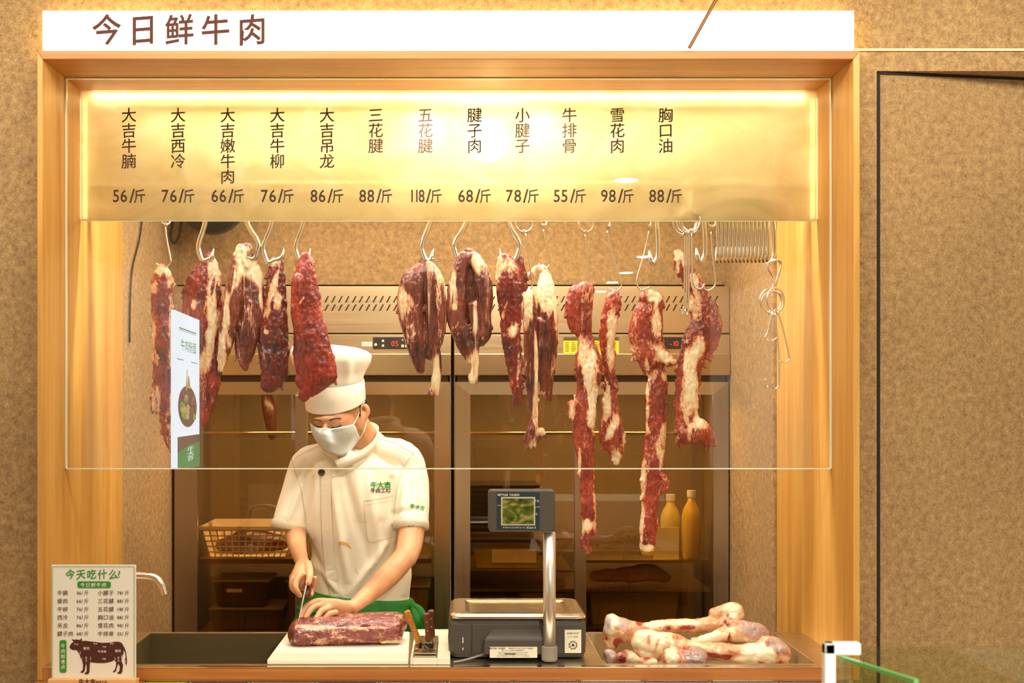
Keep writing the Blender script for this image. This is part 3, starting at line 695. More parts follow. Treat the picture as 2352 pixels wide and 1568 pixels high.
# ================================================================ HANGING MEAT
MM = {
 'red':   meat_mat('meat_red', -.03, .62, streak=.34, scale=1.0),
 'wet':   meat_mat('meat_bright', -.12, .50, streak=.16, scale=1.1, dark='#4f0f08', mid='#8c2410', bright='#bb401f', zs=.5),
 'fatty': meat_mat('meat_fatty', .12, .78, streak=.34, scale=1.2, dark='#4d120a', mid='#8e2a14', bright='#c0502a', zs=.5),
 'shank': meat_mat('meat_shank', .0, .60, streak=.38, scale=.8, dark='#3a1812', mid='#70301f', bright='#9a4a32', zs=.16, fatc='#e3cb9c', pink='#a97866'),
 'dark':  meat_mat('meat_dark', -.08, .46, streak=.2, scale=1.1, dark='#340c08', mid='#6a180e', bright='#982a18', zs=.35),
}
def meat(name, label, Y, lobes, fats, mat='red', seed=1, rag=10, hook=None, base=.12, amp=1.0, group='cuts of beef hanging from the rail', cat='meat', voxel=.0027, wrinkle=1.0):
    """lobes: (spine of (px,py,half width px), y offset, flatness). fats: (px,py,rx,ry,tilt,value)"""
    rnd = random.Random(seed); s = (Y+D)/F; mb = MB(); edge = []
    for sp, yo, fl in lobes:
        pts = [P(x, y, Y+yo) for x, y, w in sp]; rs = [max(w*s*.94, .003) for x, y, w in sp]
        mb.lobe(pts, rs, fl, 18)
        for i in range(len(sp)-1):
            edge.append((pts[i], pts[i+1], rs[i], rs[i+1], fl))
    for k in range(int(rag*1.7)):                       # torn scraps along the rims
        a, b, ra, rb, fl = rnd.choice(edge); t = rnd.random(); c = a.lerp(b, t); r = ra+(rb-ra)*t; sd = rnd.choice((-1, 1)); q = rnd.uniform(-.5, .5)
        n = (b-a).normalized().cross(Vector((0, 1, 0))); c = c + n*(sd*r*.93) + Vector((0, q*r*fl, 0)); e = rnd.uniform(.003, .0085)
        mb.lobe([c, c+Vector((sd*n.x*e*.8, -.003, -e*rnd.uniform(.8, 2.5)))], [e*.75, e*.45], 1, 8, dens=2)
    me = fuse(mb, voxel, 3)
    w = wrinkle
    displace(me, [(.005*amp, (18, 18, 9), False), (.0034*amp*w, (75, 75, 26), True), (.0018*amp*w, (120, 120, 60), True), (.0008*w, (300, 300, 200), False)], seed)
    co = get_co(me); yy = co[:, 1]+D; px = co[:, 0]*F/yy+CX; py = (EYE-co[:, 2])*F/yy+CY
    f = np.full(len(co), base)
    wob = vnoise(co*np.array((70, 70, 18)), seed+9)*.6+vnoise(co*np.array((25, 25, 12)), seed+19)*.35
    for fx, fy, rx, ry, tilt, val in fats:
        a = R(tilt); dx = px-fx; dy = py-fy; u = (dx*math.cos(a)+dy*math.sin(a))/rx; v = (-dx*math.sin(a)+dy*math.cos(a))/ry
        m = np.clip((1.35-np.sqrt(u*u+v*v)+wob)*1.15, 0, 1); f = f*(1-m)+val*m
    at = me.attributes.new('fat', 'FLOAT', 'POINT'); at.data.foreach_set('value', f)
    top = Vector(co[co[:, 2].argmax()])
    return T_mesh(me, name, MM[mat], label, cat, tuple(top), group)
def T_mesh(me, name, mat, label, cat, loc, group=None):
    o = link_mesh(me, name, mat, None, loc, True, label, recalc=False); o['category'] = cat
    if group: o['group'] = group
    return o
MY = .375
meat('beef_strip', 'narrow ragged strip of dark beef hanging leftmost, by the left wall', MY+.03,
 [([(373, 612, 12), (376, 640, 26), (373, 700, 25), (375, 780, 25), (374, 850, 25), (375, 900, 24), (386, 955, 22), (391, 1000, 19), (396, 1036, 7)], 0, .6),
  ([(360, 890, 9), (359, 925, 12), (366, 945, 8)], -.01, .7)],
 [(378, 622, 26, 14, 0, .9), (392, 650, 12, 16, 0, 1.0), (355, 660, 12, 18, 0, .7), (394, 740, 8, 90, 0, .62), (354, 780, 6, 60, 0, .55), (372, 690, 14, 60, 3, -.3), (372, 790, 12, 60, 0, -.25), (378, 880, 14, 40, 0, -.2), (358, 915, 10, 30, 0, .45), (392, 1000, 12, 40, 0, .5), (396, 900, 6, 60, 0, .55), (360, 830, 8, 20, 0, .6)], 'fatty', 3, 34)
meat('beef_flank', 'broad cut, deep red left and striped with cream fat, hanging behind the poster', MY+.01,
 [([(481, 592, 17), (476, 625, 34), (470, 680, 45), (465, 740, 48), (474, 810, 36), (478, 870, 28), (475, 920, 20), (466, 975, 8)], 0, .42),
  ([(440, 640, 14), (432, 700, 14), (430, 760, 14)], -.004, .7)],
 [(500, 625, 16, 40, -8, .95), (486, 720, 17, 100, 5, .95), (478, 830, 16, 55, 10, .9), (506, 690, 7, 100, 3, .55), (430, 690, 12, 70, 0, -.05), (455, 660, 14, 60, 5, -.2), (444, 700, 7, 14, 0, .9), (455, 760, 14, 40, 0, -.2), (470, 885, 18, 25, 0, .35), (482, 920, 14, 30, 0, .3), (490, 655, 3, 22, 12, 0)], 'red', 5, 22)
meat('beef_shoulder', 'two-lobed hanging cut with pale top knob and grey-mauve silverskin, third from left', MY,
 [([(556, 572, 14), (547, 610, 16), (536, 680, 21), (526, 740, 22), (515, 800, 18), (507, 850, 9)], -.012, .7),
  ([(562, 575, 14), (574, 610, 22), (580, 650, 27), (578, 710, 30), (568, 770, 30), (562, 815, 22), (562, 845, 9)], .008, .6),
  ([(566, 566, 10), (574, 574, 8)], -.01, .9)],
 [(560, 576, 22, 16, 0, .95), (585, 625, 22, 30, -25, .95), (536, 655, 4, 90, 8, .8), (517, 740, 8, 90, 8, .85), (546, 640, 5, 80, 6, .7), (528, 790, 10, 20, 0, 1), (510, 820, 12, 60, 5, .75), (560, 800, 22, 40, 0, .05), (573, 730, 12, 50, 0, .5), (592, 715, 12, 30, 0, -.2), (600, 690, 5, 60, -5, .8), (538, 700, 8, 50, 5, .0), (545, 850, 10, 8, 0, .2), (570, 670, 20, 26, 0, .12)], 'shank', 8, 6, base=.2)
meat('beef_steak_piece', 'dark red hanging cut with a cream sinew sash, fourth from the left', MY+.005,
 [([(634, 600, 15), (634, 640, 22), (632, 700, 29), (629, 750, 34), (627, 810, 37), (630, 855, 33), (618, 885, 22)], 0, .55)],
 [(634, 600, 22, 12, 0, .95), (628, 660, 8, 70, 18, .95), (640, 690, 11, 30, 15, .95), (612, 725, 6, 25, 22, .8), (606, 800, 7, 42, 0, .6), (650, 640, 8, 40, 0, -.2), (632, 790, 22, 60, 0, -.3), (612, 762, 6, 8, 0, .9), (655, 800, 5, 50, 0, .35)], 'dark', 11, 10, wrinkle=1.3)
meat('beef_topside', 'large bright red wet cut flaring broad just before the white chef hat', MY-.015,
 [([(702, 588, 13), (702, 620, 24), (704, 670, 33), (707, 720, 36), (714, 780, 44), (722, 830, 50), (733, 860, 48)], 0, .45),
  ([(684, 640, 15), (680, 700, 14), (686, 760, 14)], -.008, .8), ([(696, 870, 22), (706, 895, 18), (697, 915, 10)], 0, .5), ([(765, 862, 12), (740, 884, 14), (714, 902, 12)], 0, .6)],
 [(686, 640, 7, 30, 8, .45), (728, 650, 6, 60, -5, .42), (740, 720, 5, 50, -8, .5), (693, 690, 4, 14, 30, .8), (700, 600, 14, 18, 0, .05), (745, 870, 30, 9, -28, .3), (715, 740, 3, 50, -3, .4), (688, 800, 3, 40, 0, .4)], 'wet', 13, 8, wrinkle=1.0, amp=.8, base=.06)
meat('beef_shin', 'double-lobed shin with silverskin and thin white tail, first of the middle group', MY,
 [([(968, 618, 16), (952, 645, 30), (943, 690, 32), (947, 740, 30), (955, 790, 24), (962, 830, 16), (966, 850, 9)], 0, .75),
  ([(982, 610, 14), (996, 645, 24), (1002, 700, 26), (1001, 750, 25), (995, 790, 20), (990, 818, 12)], .0, .75),
  ([(975, 600, 12), (977, 660, 13), (976, 740, 12)], .014, 1), ([(1002, 800, 9), (1005, 850, 10), (1000, 885, 10), (1004, 908, 4)], 0, .6), ([(996, 893, 7), (986, 901, 5)], 0, .8)],
 [(1004, 870, 14, 60, 0, .8), (926, 700, 16, 45, 0, .75), (1010, 650, 16, 40, -10, .75), (948, 760, 14, 50, -10, .55), (992, 650, 12, 30, 0, .4), (985, 720, 3, 80, 0, .55), (970, 700, 6, 70, 0, -.4), (945, 650, 16, 18, 0, .05), (1015, 740, 8, 60, 0, .3), (1000, 600, 14, 18, 0, .6), (960, 835, 14, 20, 0, -.2), (990, 780, 14, 30, 0, .25)], 'shank', 17, 5, base=.22, wrinkle=.7)
meat('beef_shin', 'heavy pale-edged shin folded over its hook with a cream tail down its centre', MY,
 [([(1066, 590, 16), (1056, 620, 20), (1050, 670, 23), (1048, 720, 24), (1056, 760, 24), (1070, 800, 17), (1080, 830, 7)], 0, .75),
  ([(1086, 590, 16), (1104, 620, 20), (1112, 670, 22), (1112, 720, 20), (1110, 765, 19), (1104, 785, 12)], 0, .75),
  ([(1078, 580, 16), (1083, 640, 18), (1081, 700, 17), (1082, 750, 13)], .022, .8), ([(1086, 700, 12), (1092, 750, 12), (1094, 800, 8), (1090, 850, 9), (1087, 873, 12)], -.004, .55)],
 [(1092, 740, 9, 60, -3, .95), (1090, 840, 14, 60, 0, .8), (1040, 640, 12, 70, 0, .85), (1104, 600, 22, 22, 0, .95), (1118, 640, 10, 50, 0, .6), (1078, 690, 9, 70, 0, -.6), (1056, 620, 9, 50, 0, .1), (1050, 730, 20, 30, 0, .1), (1110, 690, 10, 40, 0, .2), (1072, 582, 10, 12, 0, -.1), (1042, 705, 10, 10, 0, 1.0), (1105, 770, 16, 20, 0, .3)], 'shank', 19, 5, base=.22, wrinkle=.7)
meat('beef_shank', 'marbled red cut tapering to a point, just left of the white-tendon shanks', MY,
 [([(1160, 600, 22), (1168, 640, 32), (1172, 700, 29), (1174, 760, 25), (1180, 830, 18), (1188, 890, 12), (1190, 925, 7)], 0, .55),
  ([(1190, 595, 13), (1200, 640, 10), (1206, 665, 6)], .01, .8)],
 [(1142, 620, 10, 50, 0, .75), (1170, 610, 20, 20, 0, .6), (1178, 762, 11, 18, 0, 1.0), (1165, 690, 26, 35, 0, .1), (1155, 720, 5, 30, 20, .6), (1190, 830, 5, 50, 0, .5), (1172, 850, 4, 60, -8, .4), (1188, 640, 8, 50, 0, .35), (1152, 760, 5, 100, -10, -.4)], 'red', 23, 12, wrinkle=1.3)
meat('beef_tendon_shank', 'slender shank with a long white tendon and a ragged fatty foot', MY+.075,
 [([(1213, 672, 11), (1217, 720, 16), (1219, 780, 17), (1221, 850, 17), (1224, 910, 14), (1227, 955, 12)], 0, .8), ([(1226, 960, 12), (1224, 990, 20), (1216, 1015, 13), (1220, 1028, 4)], 0, .7), ([(1240, 990, 14), (1230, 1008, 10)], 0, .8)],
 [(1214, 700, 12, 60, 0, 1.0), (1232, 850, 5, 130, -1, .85), (1214, 850, 10, 60, 0, .15), (1244, 990, 12, 14, 0, .85), (1220, 1020, 14, 14, 0, .6), (1216, 985, 12, 16, 0, .0), (1230, 920, 7, 50, 0, .75)], 'shank', 29, 6, base=.2, wrinkle=.6)
meat('beef_tendon_shank', 'two-pronged shank with a smooth cream tendon cap on a bent wire hook', MY+.10,
 [([(1216, 636, 9), (1236, 620, 12), (1250, 625, 14), (1252, 670, 24), (1254, 730, 28), (1258, 790, 26), (1256, 850, 20), (1257, 895, 15), (1262, 918, 7)], 0, .65), ([(1240, 740, 16), (1244, 820, 13), (1250, 900, 8)], -.01, .8)],
 [(1245, 640, 30, 50, 0, 1.0), (1256, 690, 22, 30, 0, .9), (1278, 740, 7, 70, -4, .75), (1240, 745, 14, 22, 0, .05), (1262, 760, 14, 24, 0, .1), (1256, 840, 16, 50, 0, .05), (1244, 912, 10, 12, 0, .8), (1222, 638, 8, 8, 0, .5), (1270, 830, 5, 60, 0, .5)], 'shank', 31, 8, base=.2, wrinkle=.7)
meat('beef_neck', 'very long hanging cut with a round cream knuckle halfway down', MY,
 [([(1345, 665, 22), (1344, 700, 18), (1344, 770, 16), (1350, 810, 27), (1352, 850, 34), (1350, 900, 28), (1342, 940, 31), (1340, 985, 26), (1342, 1040, 21), (1350, 1110, 18), (1353, 1170, 17), (1354, 1215, 16)], 0, .65),
  ([(1324, 670, 18), (1316, 705, 18), (1318, 745, 14), (1327, 765, 7)], -.004, .8), ([(1315, 930, 16), (1318, 960, 14)], -.012, .9),
  ([(1348, 1215, 10), (1345, 1245, 9), (1353, 1268, 4)], 0, .8), ([(1364, 1200, 8), (1364, 1225, 8)], 0, .8)],
 [(1358, 830, 26, 26, 0, .95), (1364, 850, 18, 16, 0, .35), (1340, 790, 14, 26, 0, .6), (1352, 890, 14, 60, 0, .9), (1330, 890, 7, 50, 0, .1), (1362, 920, 12, 60, 0, .85), (1312, 945, 10, 30, 0, .8), (1336, 960, 10, 70, 0, -.25), (1350, 1060, 24, 50, 0, -.3), (1352, 1150, 16, 60, 0, -.15), (1366, 1130, 4, 100, 0, .5), (1348, 1205, 14, 14, 30, .9), (1338, 690, 6, 50, 0, .5), (1312, 720, 10, 36, 0, -.2), (1350, 680, 14, 20, 0, .35), (1330, 1060, 4, 40, 0, .6)], 'fatty', 37, 20, base=.08)
meat('beef_strip', 'slim cut with a beaded edge hanging behind and right of the long knuckled one', MY+.06,
 [([(1414, 673, 9), (1408, 682, 14), (1402, 720, 18), (1394, 780, 19), (1400, 850, 14), (1402, 910, 17), (1402, 960, 26), (1406, 1005, 32), (1414, 1035, 20), (1415, 1064, 7)], 0, .55)],
 [(1404, 740, 9, 50, 0, .8), (1385, 760, 8, 40, 0, .2), (1402, 810, 9, 50, 0, .7), (1395, 920, 9, 50, 0, .75), (1400, 990, 12, 30, 30, .85), (1384, 1000, 10, 26, 20, -.1), (1420, 1000, 9, 26, 20, -.2), (1436, 1010, 6, 30, 0, .7), (1416, 1050, 10, 20, 0, .8), (1405, 690, 14, 20, 0, .0)], 'fatty', 41, 16, base=.1)
meat('beef_plate', 'curved hanging cut with pink folds kicking out to a point over a long dark strip', MY+.02,
 [([(1500, 690, 19), (1482, 715, 26), (1470, 760, 27), (1474, 800, 27), (1492, 832, 26)], 0, .6), ([(1478, 684, 13), (1490, 674, 11), (1508, 680, 12), (1508, 700, 13)], -.006, .8), ([(1505, 690, 14), (1507, 740, 15), (1512, 790, 17), (1530, 825, 17), (1550, 832, 7)], -.008, .7),
  ([(1500, 840, 28), (1510, 865, 22), (1508, 910, 26), (1507, 970, 25), (1502, 1040, 26), (1498, 1100, 26), (1492, 1160, 20), (1488, 1210, 21), (1487, 1255, 19)], .01, .5), ([(1522, 1095, 12), (1530, 1115, 9), (1514, 1135, 4)], 0, .8)],
 [(1505, 680, 22, 14, 0, .9), (1507, 745, 10, 60, 0, .6), (1460, 770, 14, 50, 0, .4), (1476, 740, 9, 50, 8, .0), (1530, 820, 30, 14, 25, .85), (1500, 800, 14, 22, -30, .6), (1490, 815, 14, 14, 0, .0), (1512, 866, 20, 16, 0, .6), (1486, 920, 6, 70, 0, .8), (1512, 930, 18, 60, 0, -.3), (1490, 1040, 16, 40, 0, .25), (1520, 1030, 10, 50, 0, .55), (1478, 1120, 8, 50, 0, .6), (1500, 1100, 12, 40, 0, -.2), (1490, 1200, 8, 50, 0, -.3), (1474, 1200, 6, 60, 0, .75), (1490, 1258, 18, 8, 0, .75)], 'fatty', 43, 18, base=.12)
meat('beef_rib', 'rib plate hanging rightmost with bare cream bone face and ragged red foot', MY+.02,
 [([(1558, 580, 9), (1568, 610, 17), (1588, 640, 22), (1604, 690, 26), (1618, 735, 33), (1606, 775, 36), (1592, 810, 32), (1582, 860, 29), (1576, 920, 27), (1578, 970, 27), (1588, 998, 28)], 0, .45),
  ([(1600, 985, 28), (1620, 1000, 24), (1640, 1020, 9)], -.008, .8), ([(1632, 700, 14), (1648, 745, 11), (1638, 790, 10), (1622, 820, 7)], 0, .7), ([(1565, 990, 16), (1580, 1005, 18)], 0, .9)],
 [(1558, 582, 14, 14, 0, 1.0), (1566, 606, 12, 18, 0, .85), (1595, 640, 18, 20, 0, .7), (1585, 880, 16, 100, 4, .95), (1600, 800, 16, 50, 15, .9), (1556, 900, 6, 90, 6, -.1), (1600, 930, 5, 60, 5, .7), (1620, 740, 20, 34, 0, .05), (1600, 700, 12, 30, 0, .6), (1636, 770, 16, 40, 0, -.1), (1606, 970, 18, 14, 0, .7), (1622, 1010, 26, 14, 20, -.05), (1576, 640, 6, 36, -20, -.1), (1590, 700, 4, 40, -10, .6)], 'fatty', 47, 40, base=.1, wrinkle=1.2)

# ================================================================ HOOKS AND RAIL
RY = MY; zr = PZ(425, RY)
t = thing('hanging_rail', 'steel hanging rail running behind the price panel above the meat', 'rail', (0, RY, zr))
mb = MB(); mb.cyl((XL+.001, RY, zr), (XR-.001, RY, zr), .0125, n=20); B(mb, 'bar', M['chrome'], t, sm=True)
mb = MB()
for x in (XL+.008, XR-.008): mb.lathe((x, RY, zr), [(.03, -.03), (.03, .03)], 16)
for x in (XL, XR-.012): B(MB().box(x+.001, x+.011, RY-.03, RY+.03, zr-.04, zr+.04), 'bracket', M['steel_x'], t, bevel=.003)
HK = M['chrome']
def hookpath(pts, Y, yo=0, r=.0072, dens=6, sharp=True):
    pp, rr = smooth([P(x, y, Y+(p[0] if p else 0)) for x, y, *p in pts], [r]*len(pts), dens)
    if sharp:
        n = len(rr)
        for i in range(5): rr[n-1-i] = r*(.12+.18*i) if (.12+.18*i) < 1 else r
    return pp, rr
def hook(label, pts, Y=RY, r=.0072, name='meat_hook', group='big steel meat hooks'):
    pp, rr = hookpath(pts, Y, r=r); mb = MB(); mb.tube(pp, rr, 12, up=(0, 1, 0))
    return T(mb, name, HK, label, 'hook', tuple(pp[0]), sm=True, group=group)
def s_hook(label, x0, y0, x1, y1, tipx, tipy, m=1):          # from the rail down to the point
    xr_ = x0 + m*(14)
    return hook(label, [(xr_+m*12, 440), (xr_+m*12, 420), (xr_+m*2, 411), (xr_-m*6, 424), (x0, 507), (x1, y1-30), (x1+m*1, y1-8), (x1+m*10, y1+10), (x1+m*24, y1+6), (tipx-m*5, tipy+22), (tipx, tipy)])
s_hook('big steel hook with its tip rising behind the cut with the wide fat stripe', 472, 507, 457, 588, 491, 570)
s_hook('big steel hook facing left, holding the pale-knobbed mauve cut', 566, 507, 592, 585, 556, 574, -1)
s_hook('big steel hook holding the dark cut with the cream sash', 626, 507, 606, 592, 652, 569)
s_hook('big steel hook holding the large bright red cut over the hat', 698, 507, 680, 590, 713, 570)
s_hook('big steel hook holding the double-lobed shin with the white tail', 988, 507, 970, 588, 996, 571)
s_hook('big steel hook holding the shin folded over with the cream tail', 1072, 507, 1045, 586, 1085, 578)
s_hook('big steel hook facing left, holding the marbled pointed cut', 1167, 507, 1192, 586, 1148, 572, -1)
def j_hook(label, x, yb, dx, w, tip, m=-1, Y=RY):
    return hook(label, [(x-dx+m*18, 440), (x-dx+m*16, 420), (x-dx+m*8, 411), (x-dx, 424), (x, 507), (x+3, yb-25), (x+2+m*4, yb-6), (x+m*(w*.55), yb), (x+m*(w*.92), yb-12), (x+m*(w+1), tip)], Y)
j_hook('empty big steel hook left of the rib plate', 1508, 604, 5, 16, 574)
j_hook('empty big steel hook between the ring bundle and the hook stack', 1616, 601, 9, 16, 568)
hk0 = None
for i in range(14):
    x = 1647+8.9*i
    pts = [(x-4, 440, .030), (x-4, 420, .028), (x-3, 411, .010), (x-2, 424, -.014), (x, 507, -.016), (x+2, 575, -.016), (x+2, 594, -.008), (x+1, 600, .008), (x-1, 590, .024), (x-1, 560, .030)]
    w = 'in the packed stack, %s' % ['leftmost', 'second from its left', 'third from its left', 'fourth from its left', 'fifth from its left', 'sixth from its left', 'seventh from its left', 'seventh from its right', 'sixth from its right', 'fifth from its right', 'fourth from its right', 'third from its right', 'second from its right', 'rightmost'][i]
    hook('unused big steel hook seen edge-on, ' + w, pts, r=.0050, group='row of unused steel hooks packed at the right of the rail')
j_hook('big steel hook right of the packed stack, carrying the wire hook bundle', 1776, 597, 8, 14, 566)
# ---- thin wire hooks with ring
WR = .0024
def wire_mb(mb, pts, Y, r=WR, dens=6, closed=False):
    pp, rr = smooth([P(x, y, Y+(p[0] if p else 0)) for x, y, *p in pts], [r]*len(pts), dens); mb.tube(pp, rr, 8, up=(0, 1, 0)); return pp
def ring(mb, px, py, rad, Y, tilt=0, r=WR*1.1):
    c = P(px, py, Y); s = (Y+D)/F*rad; a = R(tilt)
    mb.tube([c+Vector((math.cos(q)*s*math.cos(a), math.cos(q)*s*math.sin(a), math.sin(q)*s)) for q in (2*math.pi*k/28 for k in range(28))], r, 8, closed=True)
def wire_hook(label, ringc, pts, Y, tilt=0, rad=20, group='thin wire hooks with rings', up=True):
    t = thing('wire_hook', label, 'hook', tuple(P(ringc[0], ringc[1], Y)), group)
    mb = MB(); ring(mb, ringc[0], ringc[1], rad, Y, tilt); B(mb, 'ring', HK, t, sm=True)
    mb = MB(); wire_mb(mb, pts, Y)
    y0 = ringc[1]+rad; mb.tube([P(ringc[0]-3, y0+4, Y), P(ringc[0]-2, y0-4, Y-.004), P(ringc[0]+3, y0-4, Y+.004), P(ringc[0]+3, y0+5, Y)], WR, 8)
    B(mb, 'wire', HK, t, sm=True)
    if up:
        x, y = ringc[0], ringc[1]-rad; mb = MB(); wire_mb(mb, [(x, y+5, Y-RY+.002), (x, y-4, Y-RY-.004), (x, (y+425)/2, (Y-RY)*.6-.006), (x, 436, -.0165), (x, 423, -.0165), (x, 413, 0), (x, 423, .0165), (x, 436, .017)], RY); B(mb, 'hanger_loop', HK, t, sm=True)
    return t
wire_hook('thin wire hook and ring holding the narrow leftmost strip', (380, 500), [(380, 521), (383, 550), (391, 590), (392, 604), (382, 613), (370, 612), (358, 604)], MY+.03, 60, 16)
wire_hook('thin wire hook and wide ring holding the slender shank with the ragged foot', (1204, 513), [(1207, 536), (1212, 580), (1220, 630), (1222, 655), (1214, 666), (1203, 663)], MY+.075, 10, 20)
wire_hook('thin wire hook and ring holding the two-pronged tendon shank', (1248, 505), [(1248, 527), (1256, 570), (1263, 600), (1259, 613), (1246, 616), (1237, 606)], MY+.10, 50, 14)
wire_hook('thin wire hook and ring holding the very long knuckled cut', (1346, 516), [(1344, 538), (1348, 590), (1353, 640), (1354, 655), (1346, 664), (1338, 660)], MY, 5, 17)
wire_hook('thin wire hook and ring holding the slim cut with the beaded edge', (1397, 508), [(1395, 530), (1402, 570), (1419, 625), (1427, 648), (1424, 663), (1410, 668), (1402, 664)], MY+.06, 65, 14)
wire_hook('thin wire hook and ring holding the curved cut over the dark strip', (1490, 508), [(1491, 530), (1480, 580), (1463, 640), (1464, 655), (1474, 666), (1494, 658)], MY+.02, 60, 14)
wire_hook('empty thin wire hook left of the packed hook stack', (1634, 505), [(1633, 532), (1636, 580), (1643, 640), (1640, 658), (1625, 667), (1612, 655), (1607, 648)], MY-.02, 40, 16)
for i, (dx, rr_, ln, tl, wd) in enumerate(((-8, 27, 722, 8, 'leftmost'), (-1, 23, 716, -12, 'second from the left'), (5, 26, 724, 20, 'second from the right'), (10, 21, 664, -25, 'rightmost and shortest'))):
    x = 1579+dx*.9; xb = 1572+i*5
    Yb = MY-.045-.006*i
    if i < 3: pts = [(x-2, 534), (xb+1, 560), (xb, 640), (xb-1, ln-20), (xb-2, ln-6), (xb-5, ln), (xb-8, ln-12)]
    else: pts = [(x, 534), (x+2, 590), (x+2, 640), (x+8, 658), (x+22, 663), (x+30, 652)]
    wire_hook('wire hook in the ringed bundle before the rib plate, %s' % wd, (x, 510+(2-i)), pts, Yb, tl, rr_, 'bundle of ringed wire hooks in front of the rib plate')
# bundle hanging from the last hook
specs = [((1770, 690), [(1773, 668), (1777, 640), (1764, 615), (1768, 600), (1776, 594)], 27, 15, 'leftmost ring'), ((1775, 694), [(1777, 670), (1787, 640), (1793, 610), (1782, 596), (1760, 606)], 25, -14, 'middle ring'), ((1782, 688), [(1781, 665), (1784, 640), (1795, 605), (1785, 597), (1774, 600)], 27, 30, 'rightmost ring')]
for i, (rc, pts, rd, tl, wd) in enumerate(specs):
    wire_hook('wire hook linked to the last big hook by its own tip, %s' % wd, rc, pts, MY-.03-.007*i, tl, rd, 'bundle of ringed wire hooks below the last big hook', False)
for i, (pts, wd) in enumerate((([(1774, 716), (1764, 760), (1757, 775), (1764, 782), (1778, 780), (1787, 772)], 'the shortest'), ([(1776, 716), (1768, 780), (1766, 860), (1765, 884), (1760, 890), (1758, 870)], 'left of the long pair'), ([(1780, 716), (1788, 800), (1790, 870), (1787, 888), (1778, 892), (1773, 878)], 'right of the long pair'), ([(1786, 714), (1800, 760), (1812, 815), (1812, 826), (1803, 832), (1790, 830)], 'swinging out right'))):
    mb = MB(); wire_mb(mb, pts, MY-.05-.005*i); T(mb, 'wire_hook', HK, 'long wire hook dangling from the lower ring bundle at right, ' + wd, 'hook', tuple(P(1776, 716, MY-.04)), sm=True, group='long wire hooks dangling below the last big hook')

# ================================================================ BITS ON THE LEFT
bc = pbr('black_cable', '#1b1710', .5)
mb = MB(); pp, rr = smooth([P(400, 400, 1.30), P(398, 500, 1.30), P(392, 540, 1.30), P(399, 558, 1.30), P(410, 545, 1.30), P(417, 500, 1.30), P(418, 400, 1.30)], [.005]*7, 6); mb.tube(pp, rr, 10)
T(mb, 'cable', bc, 'looped black cable hanging at the upper left of the back wall', 'cable', tuple(pp[0]), sm=True)
mb = MB(); pp, rr = smooth([Vector((XL+.006, .95, 2.5)), Vector((XL+.006, .92, 2.2)), Vector((XL+.006, .80, 2.02)), Vector((XL+.006, .775, 1.8))], [.003]*4, 6); mb.tube(pp, rr, 8)
T(mb, 'cable', bc, 'thin cable running down the left side wall by the oak jamb', 'cable', tuple(pp[0]), sm=True)
t = thing('wall_fan', 'black round fan housing peeking below the price panel above the left cuts', 'fan', tuple(P(482, 440, 1.2)))
c = P(482, 455, 1.2); mb = MB(); mb.lathe(c, [(.0, -.05), (.07, -.045), (.12, 0), (.125, .05), (.10, .09), (.0, .1)], 32, 'y'); B(mb, 'housing', pbr('fan_black', '#23252a', .35), t, sm=True)
mb = MB(); mb.lathe(c, [(.03, -.056), (.028, -.062), (.0, -.063)], 20, 'y'); B(mb, 'hub', pbr('fan_blue', '#2b3f9a', .3), t, sm=True)
mb = MB(); mb.cyl(c+Vector((0, .09, .02)), c+Vector((0, .235, .05)), .015); B(mb, 'bracket', M['black'], t)
# ---- poster mirrored in the pane, built as a glowing panel inside it
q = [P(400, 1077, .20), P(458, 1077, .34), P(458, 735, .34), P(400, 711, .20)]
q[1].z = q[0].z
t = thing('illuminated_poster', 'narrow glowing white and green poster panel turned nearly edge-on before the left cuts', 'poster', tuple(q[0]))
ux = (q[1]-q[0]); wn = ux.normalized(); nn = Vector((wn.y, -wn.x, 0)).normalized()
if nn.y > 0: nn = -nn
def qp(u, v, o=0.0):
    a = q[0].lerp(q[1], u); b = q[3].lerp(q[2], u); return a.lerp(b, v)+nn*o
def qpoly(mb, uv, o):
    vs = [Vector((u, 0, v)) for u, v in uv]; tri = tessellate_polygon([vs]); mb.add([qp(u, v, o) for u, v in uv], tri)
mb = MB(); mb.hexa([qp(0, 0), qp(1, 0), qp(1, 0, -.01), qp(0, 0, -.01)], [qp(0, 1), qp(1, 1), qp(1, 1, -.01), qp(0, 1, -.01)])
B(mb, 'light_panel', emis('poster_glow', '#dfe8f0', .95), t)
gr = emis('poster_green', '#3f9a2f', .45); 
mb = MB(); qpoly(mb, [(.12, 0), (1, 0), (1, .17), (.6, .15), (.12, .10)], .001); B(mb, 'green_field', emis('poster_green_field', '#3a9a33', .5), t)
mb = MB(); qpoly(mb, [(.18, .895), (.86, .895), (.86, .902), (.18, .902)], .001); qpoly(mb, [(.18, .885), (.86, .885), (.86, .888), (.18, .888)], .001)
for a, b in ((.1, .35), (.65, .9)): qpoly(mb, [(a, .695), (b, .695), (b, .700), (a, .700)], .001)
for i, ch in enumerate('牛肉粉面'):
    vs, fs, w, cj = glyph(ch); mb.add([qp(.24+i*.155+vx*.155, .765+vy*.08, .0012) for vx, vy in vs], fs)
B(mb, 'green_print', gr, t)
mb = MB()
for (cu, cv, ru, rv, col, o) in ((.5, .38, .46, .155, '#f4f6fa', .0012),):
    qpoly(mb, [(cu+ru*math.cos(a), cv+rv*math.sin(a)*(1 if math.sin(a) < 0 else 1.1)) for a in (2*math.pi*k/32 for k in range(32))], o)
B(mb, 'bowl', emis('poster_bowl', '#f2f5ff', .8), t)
mb = MB(); qpoly(mb, [(.5+.37*math.cos(a), .40+.135*math.sin(a)) for a in (2*math.pi*k/32 for k in range(32))], .0016); qpoly(mb, [(.12, .10), (1, .15), (1, .22), (.12, .2)], .0008)
